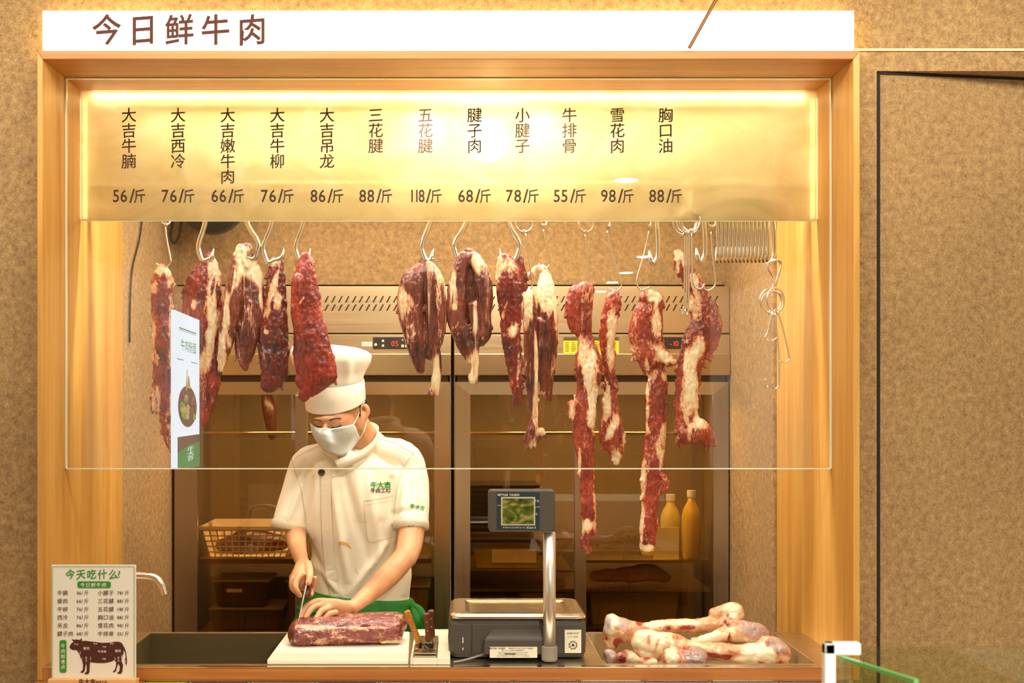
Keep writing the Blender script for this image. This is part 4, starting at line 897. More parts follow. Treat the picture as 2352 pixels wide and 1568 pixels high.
B(mb, 'soup', emis('poster_soup', '#7a4322', .5), t)
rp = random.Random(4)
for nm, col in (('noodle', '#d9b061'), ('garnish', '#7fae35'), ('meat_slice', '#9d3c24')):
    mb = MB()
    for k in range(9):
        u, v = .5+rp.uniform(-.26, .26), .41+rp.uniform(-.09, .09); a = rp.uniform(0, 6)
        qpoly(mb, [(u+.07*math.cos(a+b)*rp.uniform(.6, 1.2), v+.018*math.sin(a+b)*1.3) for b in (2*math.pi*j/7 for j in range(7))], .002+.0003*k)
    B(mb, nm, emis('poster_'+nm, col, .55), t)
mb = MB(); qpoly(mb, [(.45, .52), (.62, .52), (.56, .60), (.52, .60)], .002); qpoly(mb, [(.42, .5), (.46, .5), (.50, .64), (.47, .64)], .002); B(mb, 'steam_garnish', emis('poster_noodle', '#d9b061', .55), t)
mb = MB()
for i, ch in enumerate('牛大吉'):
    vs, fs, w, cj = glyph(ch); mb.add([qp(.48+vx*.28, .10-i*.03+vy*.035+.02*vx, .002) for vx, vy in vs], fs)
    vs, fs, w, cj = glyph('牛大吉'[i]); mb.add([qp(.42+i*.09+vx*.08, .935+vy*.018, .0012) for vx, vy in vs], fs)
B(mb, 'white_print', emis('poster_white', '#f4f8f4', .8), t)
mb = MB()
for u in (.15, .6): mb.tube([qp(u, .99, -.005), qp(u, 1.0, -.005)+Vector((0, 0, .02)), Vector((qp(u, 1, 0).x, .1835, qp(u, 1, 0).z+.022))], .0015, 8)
B(mb, 'hanger', M['chrome'], t)  # made-up wires holding the reflection panel
# ================================================================ THINGS ON THE COUNTER
# cutting board
mb = MB(); bz = WT+.0005; bh = .014
q = [(PX(613, .022), .022), (PX(938, .022), .022), (PX(941, .385), .385), (PX(661, .385), .385)]
mb.hexa([(x, y, bz) for x, y in q], [(x, y, bz+bh) for x, y in q])
T(mb, 'cutting_board', pbr('board_plastic', '#efe7cd', .45, var=.03, bump=.15, bscale=120), 'large white plastic cutting board beside the sink under the slab of beef', 'cutting board', (q[0][0], .2, bz), bevel=.004)
BT = bz+bh
# knife block plate
t = thing('knife_holder', 'white slotted knife holder plate between the cutting board and the scale', 'knife holder', (PX(985, .2), .2, WT))
x0, x1, xs0, xs1 = PX(943, .03), PX(1034, .03), PX(948, .03), PX(1004, .03)
mb = MB(); wp = pbr('holder_white', '#ece3c8', .4, var=.03)
z0, z1 = WT+.0005, WT+.03
mb.box(xs1, x1, .022, .40, z0, z1-.012); mb.box(xs0, xs1, .022, .026, z0, z1-.012); mb.box(xs0, xs1, .30, .40, z0, z1-.012); mb.box(x0, xs0, .022, .40, z0, z1-.012)
B(mb, 'plate', wp, t, bevel=.002)
st = steel('holder_steel', '#c9bfa6', .25, 0)
mb = MB()
mb.box(xs0+.002, xs1-.002, .030, .044, z0, z1-.010); mb.box(xs0+.002, xs1-.002, .060, .118, z0, z1-.008); mb.box(xs0+.002, xs1-.002, .20, .298, z0, z1-.010)
mb.box(xs0+.002, xs0+.012, .118, .20, z0, z1-.008); mb.box(xs1-.012, xs1-.002, .118, .20, z0, z1-.008); mb.box(PX(972, .15)-.003, PX(972, .15)+.003, .118, .20, z0, z1-.009)
B(mb, 'slotted_insert', st, t, bevel=.001)
mb = MB()
for px in (957, 975, 990): mb.lathe((PX(px, .09), .09-(.012 if px == 975 else 0), z1-.0078), [(.0001, .0004), (.006, .0004), (.0062, 0)], 16)
B(mb, 'holes', M['darkgap'], t); mb = MB(); mb.box(xs0+.002, xs1-.002, .118, .20, WT, WT+.003); mb.box(xs0, xs1, .045, .059, WT, WT+.003); B(mb, 'slots', M['darkgap'], t)
def knife(label, top, bot, Y, hw, colr, blade_to=None, hl=.62):
    a, b = P(*top, Y), P(*bot, Y); ax = (b-a).normalized(); side = ax.cross(Vector((0, 1, 0))).normalized(); dp = Vector((0, 1, 0))
    t = thing('knife', label, 'knife', tuple(b), 'knives standing in the holder')
    rings = []
    for f, w, d in ((0, .5, .6), (.03, .95, 1.0), (.25, .9, 1.0), (.6, .8, .95), (.92, .95, 1.05), (1, .8, .9)):
        c = a.lerp(b, f); rings.append([c+side*(hw*w*sx)+dp*(.014*d*sy) for sx, sy in ((-.6, -1), (.6, -1), (1, -.6), (1, .6), (.6, 1), (-.6, 1), (-1, .6), (-1, -.6))])
    mb = MB(); mb.loft(rings); B(mb, 'handle', colr, t)
    mb = MB(); e = b+ax*.085; e.z = max(e.z, WT+.006); 
    mb.hexa([b+side*.0012-dp*.016, b+side*.0012+dp*.018, b-side*.0012+dp*.018, b-side*.0012-dp*.016], [e+side*.0006-dp*.012, e+side*.0006+dp*.016, e-side*.0006+dp*.016, e-side*.0006-dp*.012]); B(mb, 'blade', M['chrome'], t)
    mb = MB()
    for f in (.3, .6): c = a.lerp(b, f)-dp*.0148; mb.lathe(c, [(.0001, 0), (.0025, -.0003), (.0025, .001)], 10, 'y')
    B(mb, 'rivet', M['chrome'], t)
hw1 = wood('handle_yellow_wood', '#6b3c12', '#a8671f', '#c98a35', 2, .35); hw2 = wood('handle_dark_wood', '#3a1a0c', '#5e2e16', '#7a4524', 2, .35)
knife('kitchen knife with a yellowish wooden handle leaning left, left of the three in the holder', (934, 1402), (962, 1474), .165, .0088, hw1)
knife('kitchen knife with a dark wooden handle, front right one in the holder', (979, 1407), (985, 1472), .155, .0088, hw2)
knife('kitchen knife with a dark handle half hidden behind the front right knife', (990, 1400), (993, 1462), .195, .0082, hw2)

# slab of beef on the board
s0 = .215
me = MB()
ms = (s0+D)/F
me.lobe([(PX(686, s0), s0-.01, BT+.030), (PX(740, s0), s0, BT+.034), (PX(800, s0), s0+.005, BT+.036), (PX(860, s0), s0+.008, BT+.038), (PX(905, s0), s0+.008, BT+.037)], [.034, .038, .038, .038, .036], 1.35, 20, up=(0, 1, 0))
me.lobe([(PX(690, s0), s0+.02, BT+.04), (PX(800, s0), s0+.04, BT+.046), (PX(915, s0), s0+.05, BT+.048)], [.026, .030, .028], 1.2, 16)
me.lobe([(PX(880, s0), s0-.02, BT+.014), (PX(915, s0), s0-.01, BT+.016)], [.012, .014], 1.3, 10)
slab = fuse(me, .003, 4); displace(slab, [(.004, (14, 22, 30), False), (.003, (30, 110, 110), True), (.0014, (80, 260, 260), True)], 77)
co = get_co(slab); co[:, 2] = np.maximum(co[:, 2], BT+.0006); set_co(slab, co)
yy = co[:, 1]+D; pxs = co[:, 0]*F/yy+CX; pys = (EYE-co[:, 2])*F/yy+CY
f = .20 + .42*np.clip((pys-1450)/14, 0, 1)*np.clip(vnoise(co*np.array((22, 40, 90)), 5)*1.4+.35, 0, 1) + .5*np.exp(-((pxs-905)/22)**2-((pys-1478)/8)**2) + .25*np.exp(-((pys-1441)/6)**2)
f = np.where(pxs < 676, -.3, f)
slab.attributes.new('fat', 'FLOAT', 'POINT').data.foreach_set('value', f)
ms_ = meat_mat('meat_slab', .06, .6, streak=.35, scale=.8, dark='#4c1510', mid='#7a3024', bright='#99463a', zs=2.4, fatc='#e8cfae', pink='#b87f74')
so_ = link_mesh(slab, 'beef_slab', ms_, None, (PX(800, s0), s0, BT), True, 'long raw slab of beef lying on the cutting board under the hands', recalc=False); so_['category'] = 'meat'
bvh_slab = bvh_of(so_)

# ---- price scale
t = thing('weighing_scale', 'dark grey weighing scale with silver platter and raised display on the counter', 'scale', (PX(1190, .2), .2, WT))
sy0, sy1 = .085, .34; gx = lambda p: PX(p, sy0); gz = lambda p: PZ(p, sy0)
dk = pbr('scale_grey', '#4a433b', .5, var=.04); dk2 = pbr('scale_grey_dark', '#38322c', .55, var=.04)
zt = gz(1424); zb = gz(1512)
def rrect(x0, x1, y0, y1, z, r, n=5):
    o = []
    for cx, cy, a0 in ((x1-r, y0+r, -90), (x1-r, y1-r, 0), (x0+r, y1-r, 90), (x0+r, y0+r, 180)):
        for k in range(n+1):
            a = R(a0+90*k/n); o.append((cx+r*math.cos(a), cy+r*math.sin(a), z))
    return o
mb = MB(); bl, br = gx(1029), gx(1348)
mb.loft([rrect(bl+.010, br-.008, sy0+.012, sy1-.01, zb, .02), rrect(bl+.002, br-.001, sy0+.003, sy1, zb+.014, .024), rrect(bl, br, sy0, sy1, zb+.05, .026), rrect(bl+.002, br-.001, sy0, sy1, zt-.012, .028), rrect(bl+.008, br-.006, sy0+.006, sy1-.004, zt, .028)])
B(mb, 'body', dk, t, sm=False, bevel=.002)
mb = MB(); x0, x1, x2, x3 = gx(1110), gx(1248), gx(1132), gx(1246); za, zb2, zc = gz(1460), gz(1440), gz(1503)
mb.hexa([(x0, sy0-.030, zc+.006), (x1, sy0-.030, zc+.006), (x1, sy0+.01, zc-.0), (x0, sy0+.01, zc-.0)], [(x0, sy0-.030, za), (x1, sy0-.030, za), (x3, sy0+.01, zb2), (x2, sy0+.01, zb2)]); B(mb, 'front_housing', dk, t, bevel=.006)
mb = MB(); mb.box(gx(1083), gx(1084), sy0-.001, sy0+.002, zb+.012, zt-.008)
B(mb, 'seam', M['darkgap'], t)
# platter
pl = steel('platter_steel', '#e9dfca', .22, 0); pz = gz(1408)
mb = MB(); p0, p1, q0, q1 = gx(1034), gx(1347), .078, .335
mb.loft([rrect(p0+.01, p1-.01, q0+.01, q1-.01, zt+.002, .025), rrect(p0, p1, q0, q1, zt+.004, .03), rrect(p0, p1, q0, q1, zt+.011, .03), rrect(p0+.008, p1-.008, q0+.008, q1-.008, zt+.017, .028), rrect(p0+.04, p1-.04, q0+.035, q1-.03, zt+.0165, .02), rrect(p0+.052, p1-.052, q0+.045, q1-.04, zt+.0125, .02)])
B(mb, 'platter', pl, t, sm=False, bevel=.001)
for i, (x, y) in enumerate(((gx(1062), .12), (gx(1325), .12), (gx(1062), .30), (gx(1325), .30))):
    B(MB().cyl((x, y, WT+.0005), (x, y, zb+.004), .011, n=16), 'foot', M['black'], t)
# pole and display
ppx = PX(1262, .055); 
mb = MB(); mb.cyl((ppx, .055, PZ(1490, .055)), (ppx, .055, PZ(1222, .055)), .0163, n=32); B(mb, 'pole', pbr('pole_aluminium', '#d8d0c2', .35, .85, var=.03), t, sm=True)
mb = MB(); mb.lathe((ppx, .055, 0), [(.019, PZ(1516, .055)), (.021, PZ(1512, .055)), (.0205, PZ(1484, .055)), (.0175, PZ(1482, .055))], 28); mb.box(ppx-.015, ppx+.015, .06, sy0+.02, PZ(1512, .055), PZ(1488, .055)); B(mb, 'pole_collar', pbr('collar_beige', '#8f8676', .5), t, sm=False)
dY = .03; dx0, dx1, dz0, dz1 = PX(1122, dY), PX(1275, dY), PZ(1221, dY), PZ(1125, dY)
mb = MB(); 
def rr2(x0, x1, z0, z1, y, r, n=5):
    return [(x, y, z) for x, z, _ in [(a, b, 0) for a, b, c in [(p[0], p[1], 0) for p in rrect(x0, x1, z0, z1, 0, r, n)]]]
mb.loft([rr2(dx0+.003, dx1-.003, dz0+.003, dz1-.003, dY, .006), rr2(dx0, dx1, dz0, dz1, dY+.004, .008), rr2(dx0, dx1, dz0, dz1, dY+.04, .008), rr2(dx0+.004, dx1-.004, dz0+.004, dz1-.004, dY+.046, .008)])
B(mb, 'display_housing', dk, t, bevel=.0008)
X = lambda p: PX(p, dY); Z = lambda p: PZ(p, dY)
mb = MB(); mb.box(X(1141), X(1239), dY-.0008, dY, Z(1216), Z(1130)); fp = B(mb, 'display_face', pbr('face_dark', '#2b3a3c', .25), t)
mb = MB(); mb.box(X(1151), X(1229), dY-.0016, dY-.0008, Z(1206), Z(1141)); B(mb, 'screen_border', pbr('screen_border', '#c9c2b0', .4), fp)
mb = MB(); mb.box(X(1154), X(1226), dY-.0024, dY-.0016, Z(1203), Z(1144)); sg = NT('scale_screen')
sg.set(Base_Color=sg.ramp(sg.noise(22, 3, (1, 1, 1.6), .5, 1.5), [(.35, '#2a3f12'), (.5, '#5c6426'), (.66, '#b09458')]), Roughness=.12); B(mb, 'screen', sg.m, fp)
mb = MB(); pt = pbr('scale_print', '#d9d2bf', .5); text_px(mb, 'METTLER TOLEDO', 1168, 1136, dY-.0012, 6.4, shear=0, fat=.03, cw=.85)
text_px(mb, 'bCom S', 1220, 1211, dY-.0012, 6.2, shear=0, fat=.02)
B(mb, 'maker_lettering', pt, fp)
mb = MB(); text_px(mb, '千克', 1233, 1150, dY-.0012, 6, shear=0); text_px(mb, '元/千克', 1233.5, 1164, dY-.0012, 4, shear=0); text_px(mb, '元', 1232, 1180, dY-.0012, 6, shear=0); text_px(mb, '→0←', 1146, 1160, dY-.0012, 4, shear=0)
text_px(mb, '最大称量 15kg 最小称量 40g e=5g', 1180, 1211, dY-.0012, 3.4, shear=0); B(mb, 'unit_lettering', pt, fp)
lb = pbr('label_paper', '#e9e0c6', .6, var=.02); ink = pbr('label_ink', '#2a2018', .6)
fyy = sy0-.0302
lx = lambda p: PX(p, fyy); lz = lambda p: PZ(p, fyy)
mb = MB(); mb.box(lx(1125), lx(1234), fyy-.0006, fyy, lz(1510), lz(1485)); lab = B(mb, 'rating_label', lb, t)
mb = MB(); text_px(mb, 'METTLER TOLEDO', 1142, 1488.5, fyy-.001, 5, shear=0, fat=.03, cw=.8); text_px(mb, '梅特勒托利多 电子计价秤 计量器具', 1196, 1488.5, fyy-.001, 3.6, shear=0)
for i, s in enumerate(('型号 bCom 产品编号 准确度等级 III', 'Max=6/15kg Min=40g e=2/5g d=2/5g T=-5.995kg', '编号 C208006205  制造日期 2021 电压 220V', '地址 江苏省常州市 工作温度 -10°C~40°C 执行标准')): text_px(mb, s, 1178, 1493+4.3*i, fyy-.001, 3.3, shear=0, cw=1.0)
mb.box(lx(1159), lx(1184), fyy-.001, fyy-.0006, lz(1502.5), lz(1500)); B(mb, 'print', ink, lab)
mb = MB(); sy = sy0-.0012; mb.box(PX(1297, sy), PX(1335, sy), sy-.0006, sy+.002, PZ(1499, sy), PZ(1446, sy)); lab = B(mb, 'service_label', lb, t)
mb = MB(); text_px(mb, '梅特勒·托利多', 1316, 1454, sy-.001, 4.5, shear=0); text_px(mb, 'bCom S 条码秤', 1316, 1462, sy-.001, 3.6, shear=0)
c = Vector((PX(1316, sy), sy-.001, PZ(1481, sy)))
for k in range(24):
    a = 2*math.pi*k/24; r0, r1 = .0078, .0105+.002*((k*7) % 3)/2; d = Vector((math.cos(a), 0, math.sin(a))); n = Vector((-d.z, 0, d.x))*.0008
    mb.add([c+d*r0-n, c+d*r1-n, c+d*r1+n, c+d*r0+n], [(0, 1, 2, 3)])
for a in (90, 210, 330):
    o = c+Vector((math.cos(R(a)), 0, math.sin(R(a))))*.0022; mb.add([o+Vector((math.cos(b), 0, math.sin(b)))*.0022 for b in (2*math.pi*j/10 for j in range(10))], [tuple(range(10))])
B(mb, 'print', ink, lab)
mb = MB(); text_px(mb, '\u2022', 1063, 1466, sy0-.0015, 6, shear=0); mb.box(gx(1062), gx(1064.5), sy0-.001, sy0+.001, gz(1476), gz(1463)); mb.box(gx(1062), gx(1064.5), sy0-.001, sy0+.001, gz(1492), gz(1487)); B(mb, 'indicator_marks', pt, t)
# power cord
mb = MB(); pp, rr = smooth([(gx(1140), sy0+.03, WT+.02), (gx(1100), sy0-.01, WT+.012), (gx(1065), sy0-.035, WT+.006), (gx(1042), sy0-.05, WT+.0045)], [.003]*4, 6); mb.tube(pp, rr, 8); B(mb, 'power_cord', pbr('grey_cord', '#8d8778', .5), t, sm=True)

# ---- bones in the well
BW = .0
bm_ = meat_mat('bone_flesh', .40, .44, streak=.1, scale=.55, dark='#6d1712', mid='#a02c1c', bright='#b9452a', zs=1, fatc='#dcb98c', pink='#c9805e')
def _cart():
    t = bm_.node_tree; N = t.nodes; b = N['Principled BSDF']; src = b.inputs['Base Color'].links[0].from_socket
    a = N.new('ShaderNodeAttribute'); a.attribute_name = 'cartilage'; m = N.new('ShaderNodeMix'); m.data_type = 'RGBA'
    t.links.new(a.outputs['Fac'], m.inputs[0]); t.links.new(src, m.inputs[6]); m.inputs[7].default_value = L4('#a8928a'); t.links.new(m.outputs[2], b.inputs['Base Color'])
_cart()
def bone(label, lobes, fats, seed, base=.14, Yc=0):
    mb = MB(); 
    for sp, yo, fl in lobes:
        pts = [P(x, y, Y) for x, y, w, Y in sp]; rs = [w*(Y+D)/F for x, y, w, Y in sp]; mb.lobe(pts, rs, fl, 18)
    me = fuse(mb, .004, 5); displace(me, [(.006, (24, 24, 24), False), (.0032, (55, 55, 55), True), (.0012, (140, 140, 140), True)], seed)
    co = get_co(me); 
    yy = co[:, 1]+D; px = co[:, 0]*F/yy+CX; py = (EYE-co[:, 2])*F/yy+CY; f = np.full(len(co), base); wob = vnoise(co*45, seed+9)*.7; ca = np.zeros(len(co))
    for fx, fy, rx, ry, tilt, val in fats:
        a = R(tilt); dx = px-fx; dy = py-fy; u = (dx*math.cos(a)+dy*math.sin(a))/rx; v = (-dx*math.sin(a)+dy*math.cos(a))/ry
        m = np.clip((1.3-np.sqrt(u*u+v*v)+wob)*1.4, 0, 1)
        if val == 9: ca = np.maximum(ca, np.clip((1.2-np.sqrt(u*u+v*v))*2.5, 0, .8))
        else: f = f*(1-m)+val*m
    me.attributes.new('cartilage', 'FLOAT', 'POINT').data.foreach_set('value', ca)
    me.attributes.new('fat', 'FLOAT', 'POINT').data.foreach_set('value', f)
    lo = Vector(co[co[:, 2].argmin()]); o = T_mesh(me, 'beef_bone', bm_, label, 'bone', tuple(lo), 'beef bones piled in the steel well'); return o
bone('longest beef bone with a big knuckle at left and a knobby red-flecked head at upper right, back of the pile'.replace('longest ', 'long ').replace(' a big knuckle at left and', ' big left knuckle and').replace(', back of the pile', ''),
 [([(1412, 1440, 28, .33), (1428, 1446, 28, .33), (1470, 1450, 22, .33), (1530, 1440, 17, .34), (1600, 1436, 17, .35), (1650, 1432, 18, .36), (1680, 1420, 24, .36)], 0, 1), ([(1408, 1426, 20, .33), (1404, 1450, 20, .33), (1402, 1475, 18, .33)], 0, 1), ([(1640, 1410, 14, .36), (1665, 1400, 14, .36), (1690, 1400, 17, .36), (1700, 1418, 12, .36)], 0, 1)],
 [(1400, 1430, 24, 30, 0, .92), (1540, 1430, 70, 9, 0, .75), (1580, 1440, 16, 5, 0, -.2), (1683, 1405, 20, 18, 0, .85), (1672, 1414, 5, 7, 0, -.2), (1400, 1480, 20, 18, 0, .5), (1432, 1430, 17, 16, 0, 9), (1392, 1425, 12, 26, 0, 9), (1455, 1460, 12, 30, 20, .1), (1420, 1480, 10, 14, 0, -.1), (1470, 1430, 8, 14, 40, -.1), (1630, 1450, 20, 8, 20, .35)], 51)
bone('beef bone ending at right in a smooth purplish double knuckle, under the knobby head',
 [([(1590, 1476, 12, .27), (1640, 1462, 15, .27), (1680, 1450, 21, .27), (1725, 1452, 27, .27), (1750, 1462, 20, .27)], 0, 1), ([(1672, 1432, 14, .27), (1690, 1436, 16, .27)], 0, 1)],
 [(1640, 1464, 50, 14, -18, 1.0), (1735, 1446, 38, 22, 20, 9), (1700, 1470, 20, 12, 0, .55), (1675, 1470, 5, 16, 0, -.1)], 53)
bone('front beef bone running from a cut left knuckle to a large round right head',
 [([(1470, 1470, 26, .20), (1500, 1476, 27, .20), (1545, 1478, 24, .2), (1600, 1490, 17, .2), (1660, 1496, 19, .2), (1720, 1502, 24, .2), (1770, 1500, 32, .2), (1795, 1505, 30, .2)], 0, 1), ([(1760, 1478, 20, .2), (1785, 1486, 22, .2)], 0, 1), ([(1470, 1496, 22, .2), (1500, 1500, 20, .2)], 0, 1)],
 [(1500, 1474, 50, 30, 0, .72), (1510, 1478, 4, 20, 20, .0), (1490, 1470, 6, 12, 0, .05), (1530, 1486, 8, 16, 0, .05), (1610, 1488, 60, 10, 12, .45), (1650, 1506, 60, 6, 6, -.2), (1740, 1500, 50, 26, 0, .95), (1790, 1478, 24, 18, 35, 9), (1800, 1510, 20, 8, 40, .3), (1450, 1450, 8, 14, 0, .1)], 57)
bone('short beef bone with a glossy grey-lilac ball end, low at the front of the pile',
 [([(1535, 1512, 20, .10), (1560, 1508, 22, .10), (1590, 1510, 25, .1), (1605, 1512, 24, .1)], 0, 1)],
 [(1598, 1508, 26, 22, 0, 9), (1540, 1506, 14, 20, 0, .95), (1622, 1520, 8, 10, 0, .1)], 59)
bone('small lilac bone knob at the left foot of the pile', [([(1398, 1500, 14, .14), (1404, 1512, 16, .14), (1410, 1522, 14, .14)], 0, 1)], [(1400, 1505, 24, 24, 0, 9)], 61)
bone('ragged fatty bone offcut wedged low between the left knuckles', [([(1425, 1512, 13, .10), (1442, 1505, 15, .10), (1458, 1514, 13, .1)], 0, 1), ([(1475, 1520, 14, .10), (1500, 1520, 14, .10)], 0, 1)], [(1432, 1510, 10, 16, 20, -.1), (1455, 1508, 14, 20, 0, .8), (1485, 1512, 10, 6, 0, -.05), (1500, 1522, 20, 10, 0, .9)], 63)
for fx in (0,):
    pass

# ---- counter placard
ly = -.035
t = thing('menu_placard', 'white standing menu card with green title and brown cow diagram at lower left', 'menu card', tuple(P(215, 1561, ly)))
X = lambda p: PX(p, ly); Z = lambda p: PZ(p, ly)
mb = MB(); mb.box(X(118), X(312), ly, ly+.005, Z(1560), Z(1297)); card = B(mb, 'card', pbr('card_white', '#ece8da', .35, var=.02), t, bevel=.001)
mb = MB(); mb.box(X(115), X(315), ly-.018, ly-.0005, SZ0-.0028, Z(1556)); mb.box(X(115), X(315), ly+.0055, ly+.022, SZ0-.0028, Z(1560)); bs = B(mb, 'wooden_base', wood('pine_base', '#d29a5c', '#e2b274', '#eec58b', 0), t, bevel=.0015)
mb = MB(); text_px(mb, '牛大吉', 200, 1565, ly-.0184, 13, fat=.03, shear=0); text_px(mb, '牛肉工坊', 233, 1566, ly-.0184, 7, fat=.03, shear=0); B(mb, 'engraving', M['text'], bs)
grn = pbr('card_green', '#2f8f2a', .5, var=.02); brn = pbr('card_brown', '#4c1f16', .5, var=.02); wht = pbr('card_cream_print', '#f4efe0', .5, var=.02); lg = pbr('card_pale_green', '#a9bd8c', .5, var=.02)
CX_ = lambda zx: 80+zx*.1964
CY_ = lambda zy: 1260+zy*.1964
def border(mb, x0, x1, y0, y1, w, c, yy):
    o = [(x0+c, y0), (x1-c, y0), (x1, y0+c), (x1, y1), (x0, y1), (x0, y0+c)]; i = [(x0+c+w*.4, y0+w), (x1-c-w*.4, y0+w), (x1-w, y0+c+w*.4), (x1-w, y1), (x0+w, y1), (x0+w, y0+c+w*.4)]
    vs = [(X(a), yy, Z(b)) for a, b in o+i]; mb.add(vs, [(k, k+1, k+7, k+6) for k in range(3)]+[(5, 0, 6, 11), (4, 5, 11, 10)])
mb = MB(); border(mb, CX_(200), CX_(1168), CY_(203), CY_(1525), .8, 3, ly-.0008); B(mb, 'green_border', grn, card)
mb = MB(); border(mb, CX_(212), CX_(1155), CY_(215), CY_(1525), .5, 3, ly-.0008); B(mb, 'pale_border', lg, card)
def pill(mb, x0, x1, y0, y1, c, yy):
    mb.poly([(X(a), Z(b)) for a, b in ((x0+c, y0), (x1-c, y0), (x1, y0+c), (x1, y1-c), (x1-c, y1), (x0+c, y1), (x0, y1-c), (x0, y0+c))], yy)
mb = MB(); pill(mb, CX_(496), CX_(892), CY_(376), CY_(461), 3.5, ly-.0006); pill(mb, CX_(287), CX_(374), CY_(1062), CY_(1451), 3.5, ly-.0006); B(mb, 'pill_outline', lg, card)
mb = MB(); pill(mb, CX_(502), CX_(886), CY_(382), CY_(455), 3, ly-.001); B(mb, 'title_pill', grn, card)
mb = MB(); pill(mb, CX_(293), CX_(368), CY_(1068), CY_(1445), 3, ly-.001); B(mb, 'side_pill', grn, card)
mb = MB()
for i, ch in enumerate('今天吃什么'): text_px(mb, ch, CX_(412+i*126), CY_(297), ly-.001, 24, cw=.95, shear=.16, fat=.012)
text_px(mb, '?', CX_(985), CY_(295), ly-.001, 22, shear=0, fat=.01); B(mb, 'title', grn, card)
mb = MB()
for i, ch in enumerate('今日鲜牛肉'): text_px(mb, ch, CX_(558+i*63), CY_(422), ly-.0014, 11, shear=.12, fat=.006)
for i, ch in enumerate('牛肉知食点'): text_px(mb, ch, CX_(330), CY_(1135+i*61), ly-.0014, 10.5, shear=.12, fat=.006)
B(mb, 'white_lettering', wht, card)
rowsL = [('牛腩', '56'), ('瘦肉', '66'), ('牛柳', '76'), ('西冷', '76'), ('吊龙', '86'), ('腱子肉', '68')]; rowsR = [('小腱子', '78'), ('三花腱', '88'), ('五花腱', '118'), ('胸口油', '88'), ('雪花肉', '98'), ('牛排骨', '55')]
for rows, xs, xp in ((rowsL, 291, 555), (rowsR, 765, 1030)):
    mb = MB()
    for r, (s, p) in enumerate(rows):
        y = CY_(515+r*95.5)
        for i, ch in enumerate(s): text_px(mb, ch, CX_(xs+i*64), y, ly-.001, 12.2, shear=.12, fat=.004)
        text_px(mb, p, CX_(xp-40), y, ly-.001, 10.5, shear=0, fat=.006); text_px(mb, '/', CX_(xp), y, ly-.001, 11, shear=0, fat=.01); text_px(mb, '斤', CX_(xp+48), y, ly-.001, 11.5, shear=.12, fat=.004)
    B(mb, 'price_list', brn, card)
cow = [(408, 1140), (425, 1108), (455, 1085), (434, 1062), (440, 1055), (472, 1064), (482, 1056), (515, 1064), (538, 1056), (545, 1043), (552, 1054), (550, 1076), (600, 1074), (650, 1082), (700, 1086), (780, 1098), (870, 1096), (930, 1086), (980, 1084), (1015, 1098), (1036, 1128), (1043, 1170), (1038, 1220), (1022, 1262), (1012, 1310), (1032, 1352), (1024, 1435), (1006, 1462), (968, 1458), (966, 1448), (990, 1428), (996, 1378), (978, 1338), (962, 1385), (946, 1436), (918, 1444), (914, 1434), (936, 1412), (950, 1372), (952, 1325), (932, 1298), (890, 1320), (820, 1333), (740, 1334), (646, 1324), (642, 1380), (640, 1440), (624, 1466), (582, 1464), (584, 1452), (606, 1434), (608, 1380), (600, 1330), (592, 1380), (582, 1432), (560, 1450), (536, 1446), (538, 1436), (560, 1416), (566, 1370), (560, 1322), (542, 1285), (520, 1225), (492, 1184), (440, 1180), (410, 1160)]
tail = [(1036, 1140), (1048, 1150), (1066, 1200), (1074, 1260), (1080, 1320), (1072, 1365), (1056, 1325), (1054, 1290), (1064, 1268), (1056, 1210), (1036, 1165)]
mb = MB(); mb.poly([(X(CX_(a)), Z(CY_(b))) for a, b in cow], ly-.0008); mb.poly([(X(CX_(a)), Z(CY_(b))) for a, b in tail], ly-.00082); B(mb, 'cow_diagram', brn, card)
mb = MB()
for s, x, y, h, v in (('牛头', 485, 1115, 5, 0), ('瘦肉', 603, 1163, 7.5, 0), ('牛排骨', 786, 1200, 6.8, 0), ('瘦肉', 972, 1192, 7.2, 0), ('吊龙', 708, 1108, 4.6, 0), ('西冷', 902, 1107, 4.6, 0), ('牛柳', 812, 1146, 4.6, 0), ('牛腩', 808, 1288, 4.6, 0), ('腱子肉', 601, 1292, 4, 1), ('腱子肉', 978, 1290, 4, 1), ('三花腱', 551, 1285, 2.6, 1), ('五花腱', 652, 1282, 2.6, 1), ('三花腱', 937, 1282, 2.6, 1), ('五花腱', 1014, 1260, 2.6, 1), ('牛尾', 1063, 1312, 3, 1), ('胸口油', 530, 1215, 2.6, 1)):
    text_px(mb, s, CX_(x), CY_(y), ly-.0012, h, vertical=bool(v), shear=0, step=(h*(PX(1, ly)-PX(0, ly)) if v else None))
B(mb, 'cut_names', wht, card)
mb = MB(); ln = pbr('card_cut_line', '#7a5240', .5)
for pl_ in ([(545, 1080), (530, 1130), (520, 1190), (545, 1230)], [(640, 1082), (655, 1140), (640, 1200), (650, 1260)], [(655, 1140), (700, 1132), (780, 1165), (860, 1160), (920, 1130), (980, 1088)], [(650, 1258), (740, 1252), (840, 1250), (900, 1240), (935, 1290)], [(690, 1160), (680, 1210), (655, 1240)], [(900, 1150), (860, 1200), (900, 1240)]):
    pp, _ = smooth([Vector((X(CX_(a)), ly-.001, Z(CY_(b)))) for a, b in pl_], [1]*len(pl_), 4)
    mb.loft([[p+Vector((0, 0, .0002)), p-Vector((0, 0, .0002))] for p in pp], cap=False, closed=False)
B(mb, 'cut_lines', ln, card)
